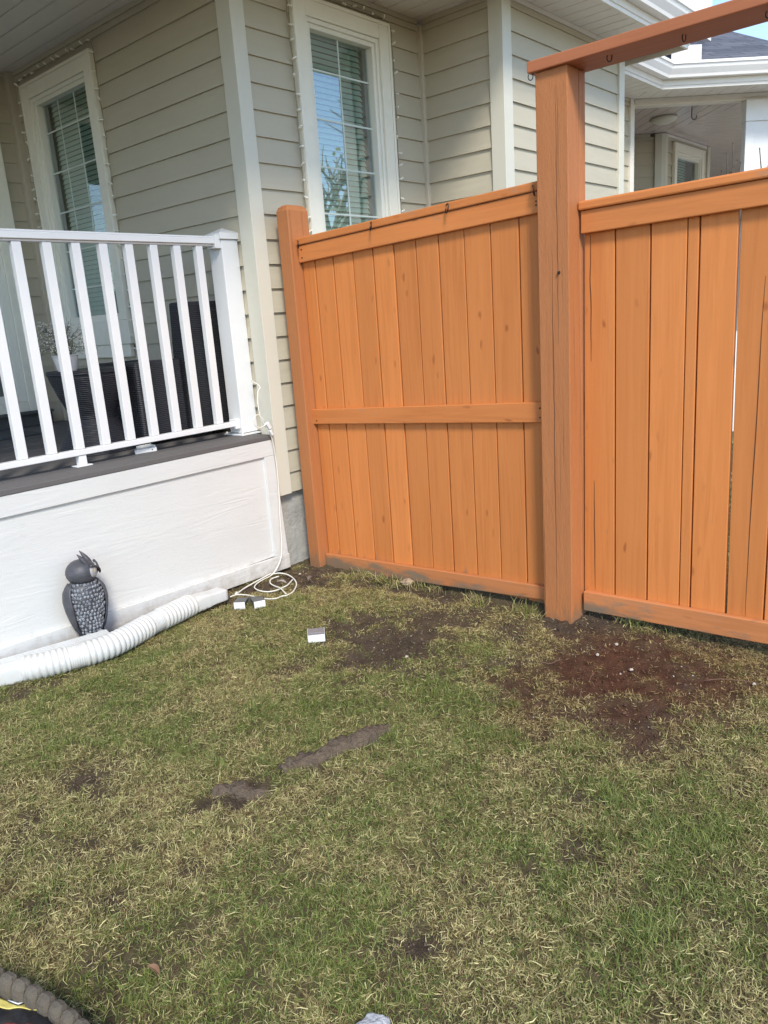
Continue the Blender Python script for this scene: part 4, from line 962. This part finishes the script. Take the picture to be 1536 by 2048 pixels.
# ------------------------------------------------------------------ small natural pieces
def blob(name, mat, c, r, seed, amp=.35, sub=3):
    bm = bmesh.new(); bmesh.ops.create_icosphere(bm, subdivisions=sub, radius=1)
    for v in bm.verts:
        n_ = 1+amp*mnoise.noise(v.co*1.6+Vector((seed*3.1, seed, 0)))+amp*.4*mnoise.noise(v.co*4+Vector((0, seed*7, 1))); v.co = Vector((v.co.x*r[0], v.co.y*r[1], v.co.z*r[2]))*n_+Vector(c)
    m_ = MB(); m_.v = [tuple(v.co) for v in bm.verts]; m_.f = [tuple(x.index for x in f_.verts) for f_ in bm.faces]; m_.r = [.5]*len(m_.f); bm.free()
    return obj(name, m_, mat, origin=c, smooth=sub > 2)
pm = plain('pale stone chip', (.45, .40, .33), .8, var=.15)
for i, (x_, y_, lb) in enumerate(((2.737, 1.243, 'small white pebble on the red stained soil nearest the tall post'), (2.607, 1.263, 'small white pebble left of the one nearest the tall post on the red stained soil'), (2.556, 1.101, 'small white pebble in the middle of the red stained soil'), (2.677, .703, 'small white pebble on the soil at the right edge of the photo'), (2.184, 1.892, 'small pale pebble at the front of the dark bare patch'), (2.69, 3.07, 'small white pebble on the soil beside the fence foot near the cord'))):
    tag(blob('pebble', pm, (x_, y_, .006), (.0075, .006, .005), i, .5, 2), lb, 'pebble')
tag(blob('stone', plain('tan stone', (.35, .26, .18), .85, var=.3, vs=60), (2.876, 2.45, .012), (.03, .035, .014), 8, .5), 'flat tan stone at the foot of the orange fence', 'stone')
tag(blob('rock', plain('white cracked rock', (.45, .46, .47), .85, var=.2, vs=30, bs=1., bsc=45, bd=.012, dirt=.8, dirtc=(.12, .13, .15)), (.822, .872, .010), (.042, .034, .022), 3, .28, 4), 'pale grey cracked rock at the bottom edge of the lawn', 'rock')
# surface root
def root_(P, r, lb, seed):
    pts = smooth_path(P, 8); n_ = len(pts); rr = [r*(.35+.75*math.sin(math.pi*(.1+.8*i/n_))**.6)*(1+.35*mnoise.noise(Vector((i*.35, seed, 0)))) for i in range(n_)]
    m_ = MB(); m_.tube(pts, rr, 16)
    m_.v = [tuple(Vector(v)+Vector((.008, .012, .010))*mnoise.noise(Vector(v)*38)+Vector((.003, .004, .005))*mnoise.noise(Vector(v)*110)) for v in m_.v]
    tag(obj('tree_root', m_, 'root', smooth=True), lb, 'tree root')
root_([(1.335, 1.70, -.012), (1.38, 1.69, -.004), (1.45, 1.650, -.004), (1.53, 1.642, -.001), (1.60, 1.606, .002), (1.67, 1.60, -.004), (1.71, 1.583, -.012)], .036, 'grey brown tree root ridge surfacing across the middle of the lawn', 1)
root_([(1.14, 1.80, -.01), (1.18, 1.755, -.004), (1.205, 1.70, -.005), (1.235, 1.64, -.014)], .022, 'short flat grey root left of the long root ridge', 2)
# leaves
def leaf(c, L, rz, tilt, lb, colr=(.33, .16, .08)):
    m_ = MB(); n_ = 8; vs = []
    for i in range(n_+1):
        f_ = i/n_; w2_ = .27*L*math.sin(math.pi*min(1, f_*.97+.02))**.8; zc = .10*L*math.sin(f_*3)
        vs += [(f_*L, -w2_, zc+w2_*.5), (f_*L, 0, zc), (f_*L, w2_, zc+w2_*.5)]
    fs = []
    for i in range(n_):
        for k in (0, 1): fs.append((i*3+k, i*3+k+1, (i+1)*3+k+1, (i+1)*3+k))
    m_.add(vs, fs); m_.xf(Matrix.Translation(c) @ Matrix.Rotation(rz, 4, 'Z') @ Matrix.Rotation(tilt, 4, 'Y'))
    o = obj('leaf', m_, plain('dry leaf', colr, .7, var=.25, vs=90), origin=c); sd = o.modifiers.new('t', 'SOLIDIFY'); sd.thickness = .0006; tag(o, lb, 'leaf')
leaf((.645, 1.315, .022), .036, 2.4, -.9, 'dry reddish brown leaf standing in the grass near the planter', (.22, .12, .065))
leaf((2.52, 2.99, .02), .05, 2.2, -.2, 'crumpled grey leaf on the soil inside the cord loop', (.28, .24, .22))
leaf((2.62, 2.93, .018), .045, .3, -.1, 'dull brown leaf on the soil between cord and fence', (.16, .12, .10))
# twigs on the corner soil and the red stained soil
rg = random.Random(3)
tw = [((2.70, 2.90), .10, 1.2, 'thin dry twig on the corner soil pointing at the fence post'), ((2.62, 2.86), .09, .4, 'thin dry twig beside the outer edge of the white cord loop'), ((2.75, 2.85), .08, 2.2, 'thin dry twig on the soil closest to the fence foot'), ((2.66, 3.02), .07, .1, 'shortest dry twig on the corner soil behind the cord loop'),
    ((2.60, .85), .22, -1.1, 'long reddish twig lying at the right of the red stained soil'), ((2.35, 1.15), .10, .6, 'short twig in the middle of the red stained soil'), ((2.22, 1.08), .13, 1.0, 'twig at the front edge of the red stained soil'), ((2.48, 1.35), .09, 2.5, 'twig on the red stained soil below the tall post')]
for i, ((x_, y_), L, a, lb_) in enumerate(tw):
    P = [(x_+math.cos(a+.2*math.sin(k))*L*k/4, y_+math.sin(a+.2*math.sin(k))*L*k/4, .012+.004*math.sin(k*2)) for k in range(5)]
    m_ = MB(); m_.tube(smooth_path(P, 3), .0013, 6); tag(obj('twig', m_, plain('dry twig', (.16, .09, .06), .8), smooth=True), lb_, 'twig', 'dry twigs on the bare soil')
# mulch and crumbs of soil on the bare ground
def crumbs():
    rs = np.random.RandomState(8); n = 26000; x = rs.rand(n)*3+.3; y = rs.rand(n)*3.2; b = bare(x, y); k = (rs.rand(n) < b*.9) & clear(x, y) & (b > .3); x = x[k]; y = y[k]; n = len(x)
    z = gh(x, y); r = .0015+.0045*rs.rand(n)**3; base = np.array([[1, 0, 0], [-1, 0, 0], [0, 1, 0], [0, -1, 0], [0, 0, 1], [0, 0, -1]], float)
    tri = np.array([(0, 2, 4), (2, 1, 4), (1, 3, 4), (3, 0, 4), (2, 0, 5), (1, 2, 5), (3, 1, 5), (0, 3, 5)])
    V = base[None]*r[:, None, None]*(.5+rs.rand(n, 6, 1)); an = rs.rand(n)*6.28; ca, sa = np.cos(an)[:, None], np.sin(an)[:, None]
    V = np.stack([V[..., 0]*ca*1.6-V[..., 1]*sa+x[:, None], V[..., 0]*sa*1.6+V[..., 1]*ca+y[:, None], V[..., 2]+z[:, None]+.001], -1).reshape(-1, 3).astype(np.float32)
    F = (np.arange(n)[:, None, None]*6+tri[None]).reshape(-1).astype(np.int32)
    me = bpy.data.meshes.new('soil_crumbs'); me.vertices.add(len(V)); me.vertices.foreach_set('co', V.ravel()); me.loops.add(len(F)); me.loops.foreach_set('vertex_index', F)
    me.polygons.add(len(F)//3); me.polygons.foreach_set('loop_start', np.arange(0, len(F), 3, dtype=np.int32)); me.polygons.foreach_set('loop_total', np.full(len(F)//3, 3, np.int32)); me.update()
    t = rs.rand(n, 1); C = np.array([.05, .036, .028])*(1-t)+np.array([.16, .12, .09])*t; rd = np.clip(redness(x, y), 0, 1)[:, None]; C = C*(1-rd)+rd*C*np.array([1., .5, .42]); C = np.where(rs.rand(n, 1) < .02, np.array([.4, .36, .3]), C)
    cl4 = np.repeat(np.concatenate([C, np.ones((n, 1))], 1)[:, None], 6, 1).astype(np.float32); ca_ = me.color_attributes.new('col', 'FLOAT_COLOR', 'POINT'); ca_.data.foreach_set('color', cl4.ravel())
    me.materials.append(M['blade'] if False else attr_mat('soil crumbs', .9, .2)); o = bpy.data.objects.new('soil_crumbs', me); S.collection.objects.link(o); tag(o, 'loose crumbs of soil on the bare patches', 'soil', kind='stuff')
crumbs()

# ------------------------------------------------------------------ string lights
def lights(lb, path, n_, loc, outn):
    t_ = thing('string_lights', lb, 'string lights', loc)
    pts = smooth_path(path, 14); ds_ = [0]
    for a, b in zip(pts[:-1], pts[1:]): ds_.append(ds_[-1]+(b-a).length)
    pw = [p+Vector((mnoise.noise(p*14), mnoise.noise(p*14+Vector((5, 0, 0))), mnoise.noise(p*14+Vector((0, 9, 0)))))*.006 for p in pts]
    m_ = MB(); m_.tube(pw, .0022, 6); m_.tube([p+Vector(outn)*.004+Vector((.003, .003, .002))*math.sin(i*.9) for i, p in enumerate(pw)], .0019, 6); obj('wire', m_, 'greencord', t_, smooth=True)
    b0_ = None
    for k in range(n_):
        d_ = ds_[-1]*(k+.5)/n_; j = min(len(ds_)-2, int(np.searchsorted(ds_, d_))-1); p = pts[max(0, j)]
        if b0_ is None:
            m_ = MB(); q = p; m_.tube([q, q+Vector(outn)*.012, q+Vector(outn)*.018], [.0045, .0055, .006], 8); m_.ell(q+Vector(outn)*.023, (.0068, .0068, .0068), 8, 6); b0_ = obj('bulb', m_, 'bulb', t_, origin=q, smooth=True); p0_ = q
        else:
            c = b0_.copy(); S.collection.objects.link(c); c.parent = t_; c.location = b0_.location+(p-p0_)
            c.rotation_euler = (random.uniform(-.7, .7), random.uniform(-.7, .7), random.uniform(-.7, .7))
    return t_
lights('string of small clear bulbs around the porch window above the furniture', [(2.725, 5.42, 1.9), (2.725, 5.415, 2.4), (2.725, 5.41, 2.9), (2.725, 5.38, 3.015), (2.725, 5.0, 3.02), (2.725, 4.55, 3.02), (2.725, 4.455, 2.99), (2.725, 4.45, 2.6), (2.725, 4.452, 2.1), (2.725, 4.445, 1.7), (2.722, 4.43, 1.45), (2.722, 4.42, 1.22)], 44, (2.725, 4.9, 1.2), (-1, 0, .1))
lights('string of small clear bulbs around the window behind the fence', [(3.115, 3.208, 1.72), (3.108, 3.208, 2.2), (3.112, 3.208, 2.6), (3.11, 3.208, 2.95), (3.16, 3.208, 3.032), (3.5, 3.208, 3.035), (3.86, 3.208, 3.03), (3.935, 3.208, 2.95), (3.935, 3.208, 2.5), (3.93, 3.208, 2.0), (3.925, 3.208, 1.75)], 40, (3.5, 3.2, 1.7), (0, -1, .1))

# ------------------------------------------------------------------ porch furniture
t_ = thing('side_table', 'dark woven hourglass side table on the porch behind the white balusters', 'side table', (1.97, 3.78, .776))
mb = MB(); n_ = 40; prof = [(.180, .0), (.180, .012), (.145, .09), (.105, .17), (.110, .20), (.150, .30), (.176, .385), (.178, .40)]
def sqlathe(prof, c, e=5, n_=40):
    m_ = MB(); vs = []
    for r_, z in prof:
        for k in range(n_):
            a = 2*math.pi*k/n_; ca, sa = math.cos(a), math.sin(a); vs.append((c[0]+r_*abs(ca)**(2/e)*(1 if ca > 0 else -1), c[1]+r_*abs(sa)**(2/e)*(1 if sa > 0 else -1), c[2]+z))
    L = len(prof); m_.add(vs, [(i*n_+k, i*n_+(k+1) % n_, (i+1)*n_+(k+1) % n_, (i+1)*n_+k) for i in range(L-1) for k in range(n_)]+[tuple(range(n_))[::-1], tuple((L-1)*n_+k for k in range(n_))]); return m_
obj('base', sqlathe(prof, (2.01, 3.78, .777), 2.6), 'wicker', t_)
mb = sqlathe([(.182, .401), (.184, .405), (.184, .418), (.180, .422)], (2.01, 3.78, .777), 2.6); obj('table_top', mb, 'wicker', t_)
t_ = thing('wicker_armchair', 'black wicker armchair with a tall back behind the railing post', 'armchair', (2.45, 3.9, .776))
mb = MB(); mb.box(2.17, 2.455, 3.59, 3.68, .80, 1.215); obj('arm', mb, 'wicker', t_, .015)
mb = MB(); mb.box(2.17, 2.47, 3.90, 3.98, .80, 1.215); obj('arm', mb, 'wicker', t_, .015)
mb = MB(); mb.box(2.18, 2.50, 3.681, 3.899, .80, 1.08); obj('seat', mb, 'wicker', t_, .01)
mb = MB(); mb.hexa([(2.456, 3.57, .80), (2.735, 3.57, .80), (2.735, 3.70, .80), (2.456, 3.70, .80), (2.475, 3.57, 1.505), (2.74, 3.57, 1.505), (2.74, 3.67, 1.505), (2.475, 3.67, 1.505)]); obj('backrest', mb, 'wicker', t_, .012)
for a in (2.2, 2.64):
    for b in (3.62, 3.94): mb = MB(); mb.box(a-.012, a+.012, b-.012, b+.012, .777, .80); obj('leg', mb, 'black', t_)
# flower pot
t_ = thing('potted_flowers', 'white pot of tiny white baby\'s breath flowers on the woven side table', 'potted plant', (1.90, 3.76, 1.2))
mb = MB(); mb.lathe([(.045, 0), (.062, .07), (.066, .075), (.060, .078)], (1.90, 3.76, 1.2), 20); obj('pot', mb, 'white', t_, smooth=False)
rs = random.Random(5); mb = MB(); fl = MB()
for i in range(150):
    a = rs.uniform(0, 6.28); sp = rs.uniform(.03, .21)*rs.uniform(.5, 1); hh = rs.uniform(.03, .17)*(1-.5*(sp/.21)**2)-.04*(sp > .15); c = Vector((1.90, 3.76, 1.27)); e_ = c+Vector((math.cos(a)*sp, math.sin(a)*sp, hh)); m1 = c.lerp(e_, .5)+Vector((0, 0, .03)); mb.tube([c+Vector((math.cos(a), math.sin(a), 0))*.03, m1, e_], [.0012, .0009, .0006], 4)
    for k in range(5): q_ = e_+Vector((rs.gauss(0, .012), rs.gauss(0, .012), rs.gauss(0, .012))); s_ = rs.uniform(.0018, .0035); fl.ell(q_, (s_, s_, s_), 5, 4); mb.tube([m1.lerp(e_, .6), q_], .0006, 3)
obj('stems', mb, plain('grey green stem', (.16, .17, .11), .8), t_); obj('blossoms', fl, plain('white blossom', (.75, .74, .70), .7), t_)
t_ = obj('door_mat', MB().box(1.3, 2.25, 4.9, 5.35, .777, .786), 'mat', bev=.002); tag(t_, 'dark ribbed door mat on the porch floor', 'door mat')

# ------------------------------------------------------------------ hanging hook in the far porch
m_ = MB(); P = [(8.03, 2.93, ZS-.003), (8.03, 2.93, ZS-.10)]+[(8.03+.025*(1-math.cos(a))*.7, 2.93-.025*(1-math.cos(a))*.7, ZS-.10-.03*math.sin(a)) for a in np.linspace(.2, 3.3, 8)]
m_.tube(smooth_path(P, 3), .004, 6); tag(obj('plant_hook', m_, 'black', smooth=True), 'black plant hook hanging from the far porch ceiling', 'hook')

# ------------------------------------------------------------------ shrub twigs beyond the gate
bark = plain('grey brown twig bark', (.09, .07, .05), .85, var=.3, vs=80)
def shrub(loc, tips, lb, seed):
    t_ = thing('shrub', lb, 'shrub', loc); rs = random.Random(seed); m_ = MB(); bd = MB()
    for tp in tips:
        b_ = Vector(loc)+Vector((rs.uniform(-.05, .05), rs.uniform(-.05, .05), 0)); e_ = Vector(tp); mid = b_.lerp(e_, .55)+Vector((rs.uniform(-.05, .05), rs.uniform(-.05, .05), .05))
        P = smooth_path([b_, mid, e_], 10); m_.tube(P, list(np.linspace(.009, .0022, len(P))), 6)
        for k in range(6, len(P)-1, 2):
            d_ = (P[k+1]-P[k]).normalized(); a = rs.uniform(0, 6.28); q_ = P[k]+(d_*.7+Vector((math.cos(a), math.sin(a), 0))*.6)*rs.uniform(.02, .09); m_.tube([P[k], q_], [.0022, .001], 5); bd.ell(q_, (.0035, .0035, .006), 6, 4)
        bd.ell(e_, (.003, .003, .006), 6, 4)
    m_.add(bd.v, bd.f, .5); obj('branches', m_, bark, t_, smooth=True)
shrub((4.0, 1.28, 0), [(4.0, 1.267, 2.018), (4.0, 1.293, 1.981), (4.0, 1.23, 1.93), (4.02, 1.32, 1.91), (3.95, 1.40, 1.7), (3.98, 1.2, 1.8)], 'bare budding shrub whose upright tips show above the gate left of the white column', 2)
shrub((4.05, 1.05, 0), [(4.0, 1.15, 1.974), (4.0, 1.04, 1.85), (4.08, .95, 1.8), (4.05, 1.12, 1.82)], 'bare shrub whose leaning tip crosses the white column above the gate', 4)

# ------------------------------------------------------------------ planter edging and soil bag (bottom left corner)
pc = Vector((POT[0], POT[1], 0)); pr_ = 1.064
conc = plain('weathered fluted edging', (.105, .088, .065), .9, var=.25, vs=18, bs=.9, bsc=70, bd=.006, dirt=.6, dirtc=(.10, .085, .06))
pl = thing('planter_ring', 'weathered brown grey fluted planter edging curving out of the bottom left corner', 'planter', (pc.x+1.0, pc.y, 0))
segs = np.arange(-40, 40, 2.1)
m0 = None
for k, a in enumerate(segs):
    a0 = R(a+.11); a1 = R(a+2.1-.11); m_ = MB(); prof = [(-.034, .0), (-.034, .100), (-.031, .112), (-.025, .119), (-.014, .121), (-.004, .116), (.0, .105), (.002, .0)]
    rings = []
    for f_, ins in ((0, .006), (.18, .001), (.5, 0), (.82, .001), (1, .006)):
        an = a0+(a1-a0)*f_; rings.append([(pc.x+math.cos(an)*(pr_+o_+(ins if o_ < -.02 else -ins)), pc.y+math.sin(an)*(pr_+o_+(ins if o_ < -.02 else -ins)), z_-ins*(z_ > .05)) for o_, z_ in prof])
    n_ = len(prof); vs = [v for r_ in rings for v in r_]; fs = [(i*n_+j, i*n_+j+1, (i+1)*n_+j+1, (i+1)*n_+j) for i in range(4) for j in range(n_-1)]+[tuple(range(n_)), tuple(4*n_+j for j in range(n_))[::-1]]
    m_.add(vs, fs); obj('edging_block', m_, conc, pl, .002)
bag = thing('soil_bag', 'black and yellow printed plastic bag with red print lying inside the planter ring', 'bag', (.28, 1.25, .05))
def bagz(u, v): return .078+.022*math.sin(math.pi*min(1, max(0, u)))*math.sin(math.pi*min(1, max(0, v)))+.006*mnoise.noise(Vector((u*7, v*7, 0)))
BO = Vector((.384, 1.47, 0)); BU = Vector((.082, -.138, 0)); BV = Vector((-.10, -.22, 0))   # u: along visible rim, v: towards the camera
def bagpt(u, v, dz=0): p = BO+BU*u+BV*v; return (p.x, p.y, bagz(u*.8+.1, v)+dz)
def bagpatch(u0, u1, v0, v1, dz, nu=24, nv=10):
    m_ = MB(); vs = [bagpt(u0+(u1-u0)*i/nu, v0+(v1-v0)*j/nv, dz) for i in range(nu+1) for j in range(nv+1)]
    m_.add(vs, [(i*(nv+1)+j, i*(nv+1)+j+1, (i+1)*(nv+1)+j+1, (i+1)*(nv+1)+j) for i in range(nu) for j in range(nv)]); return m_
def pl_mat(n, c): return plain(n, c, .3, var=.08, vs=20, bs=.4, bsc=25, bd=.01)
pbl = pl_mat('bag black film', (.015, .015, .018)); pye = pl_mat('bag yellow print', (.72, .60, .17)); prd = pl_mat('bag red print', (.45, .04, .03)); pwh = pl_mat('bag white print', (.75, .75, .75))
def slab(m_, parent, name, mat_):
    o = obj(name, m_, mat_, parent, smooth=True); s_ = o.modifiers.new('t', 'SOLIDIFY'); s_.thickness = .001; s_.offset = 0; return o
bodym = bagpatch(-.9, 1.12, 0, 1.5, 0, 50, 26)
o = obj('film', bodym, pbl, bag, smooth=True); s_ = o.modifiers.new('t', 'SOLIDIFY'); s_.thickness = .003; s_.offset = 0
slab(bagpatch(-.9, .92, .002, .105, .0025, 40, 6), o, 'yellow_band', pye)
slab(bagpatch(-.9, .9, .30, .6, .0025, 40, 8), o, 'red_band', prd)
def stroke(pts, wd, dz, mat_, nm):
    m_ = MB(); 
    for (u0, v0), (u1, v1) in zip(pts[:-1], pts[1:]):
        du, dv = (u1-u0), (v1-v0); L = math.hypot(du, dv); nu_, nv_ = -dv/L*wd, du/L*wd
        m_.add([bagpt(u0-nu_, v0-nv_, dz), bagpt(u0+nu_, v0+nv_, dz), bagpt(u1+nu_, v1+nv_, dz), bagpt(u1-nu_, v1-nv_, dz)], [(0, 1, 2, 3)])
    return slab(m_, o, nm, mat_)
zz = [(.12, .005), (.27, .07), (.34, .02), (.50, .085), (.60, .015)]
stroke(zz, .020, .0045, pbl, 'letter_outline'); stroke(zz, .010, .0062, pwh, 'lettering')
stroke([(.68, .055), (.78, .045)], .010, .0045, pbl, 'letter_outline'); stroke([(-.1, .03), (-.02, .07), (-.12, .085)], .009, .0045, pbl, 'letter_outline'); stroke([(-.35, .03), (-.25, .08), (-.18, .03)], .009, .0045, pbl, 'letter_outline')

# ------------------------------------------------------------------ trees behind the camera (seen mirrored in the windows)
def tree(loc, h, seed, lb, leafy=.5):
    t_ = thing('bare_tree', lb, 'tree', loc); rs = random.Random(seed); m_ = MB(); lf = MB()
    def grow(p, d, L, r_, lvl):
        pts = [p]; n_ = 5
        for k in range(n_): d = (d+Vector((rs.gauss(0, .12), rs.gauss(0, .12), rs.gauss(0, .08)+.03))).normalized(); pts.append(pts[-1]+d*L/n_)
        m_.tube(pts, list(np.linspace(r_, r_*.6, n_+1)), max(4, 9-lvl*2))
        if lvl < 4:
            for k in range(4 if lvl < 3 else 5):
                q_ = pts[rs.randint(2, n_)]; a = rs.uniform(0, 6.28); nd_ = (d*.75+Vector((math.cos(a), math.sin(a), .25))*.8).normalized(); grow(q_, nd_, L*rs.uniform(.5, .72), r_*.5, lvl+1)
        elif rs.random() < leafy:
            for k in range(7):
                q_ = pts[rs.randint(2, n_)]+Vector((rs.gauss(0, .1), rs.gauss(0, .1), rs.gauss(0, .1))); s_ = rs.uniform(.03, .06); v1 = Vector((rs.gauss(0, 1), rs.gauss(0, 1), rs.gauss(0, 1))).normalized()*s_; v2 = v1.orthogonal().normalized()*s_*.7
                lf.add([q_-v1, q_+v2, q_+v1, q_-v2], [(0, 1, 2, 3)])
    grow(Vector(loc), Vector((0, 0, 1)), h*.34, h*.028, 0)
    obj('trunk', m_, plain('pale bark', (.50, .42, .28), .9, var=.2), t_); obj('crown', lf, plain('budding leaves', (.50, .44, .18), .7, var=.2), t_)
tree((9.6, -2.75, 0), 8.5, 3, 'tall budding tree behind the camera mirrored in the fence side window', .15)
tree((13.5, -9.0, 0), 9., 5, 'farther budding tree behind the camera mirrored in the fence side window', .25)
tree((-3.0, 14.0, 0), 9., 9, 'tree far to the left beyond the porch', .9)
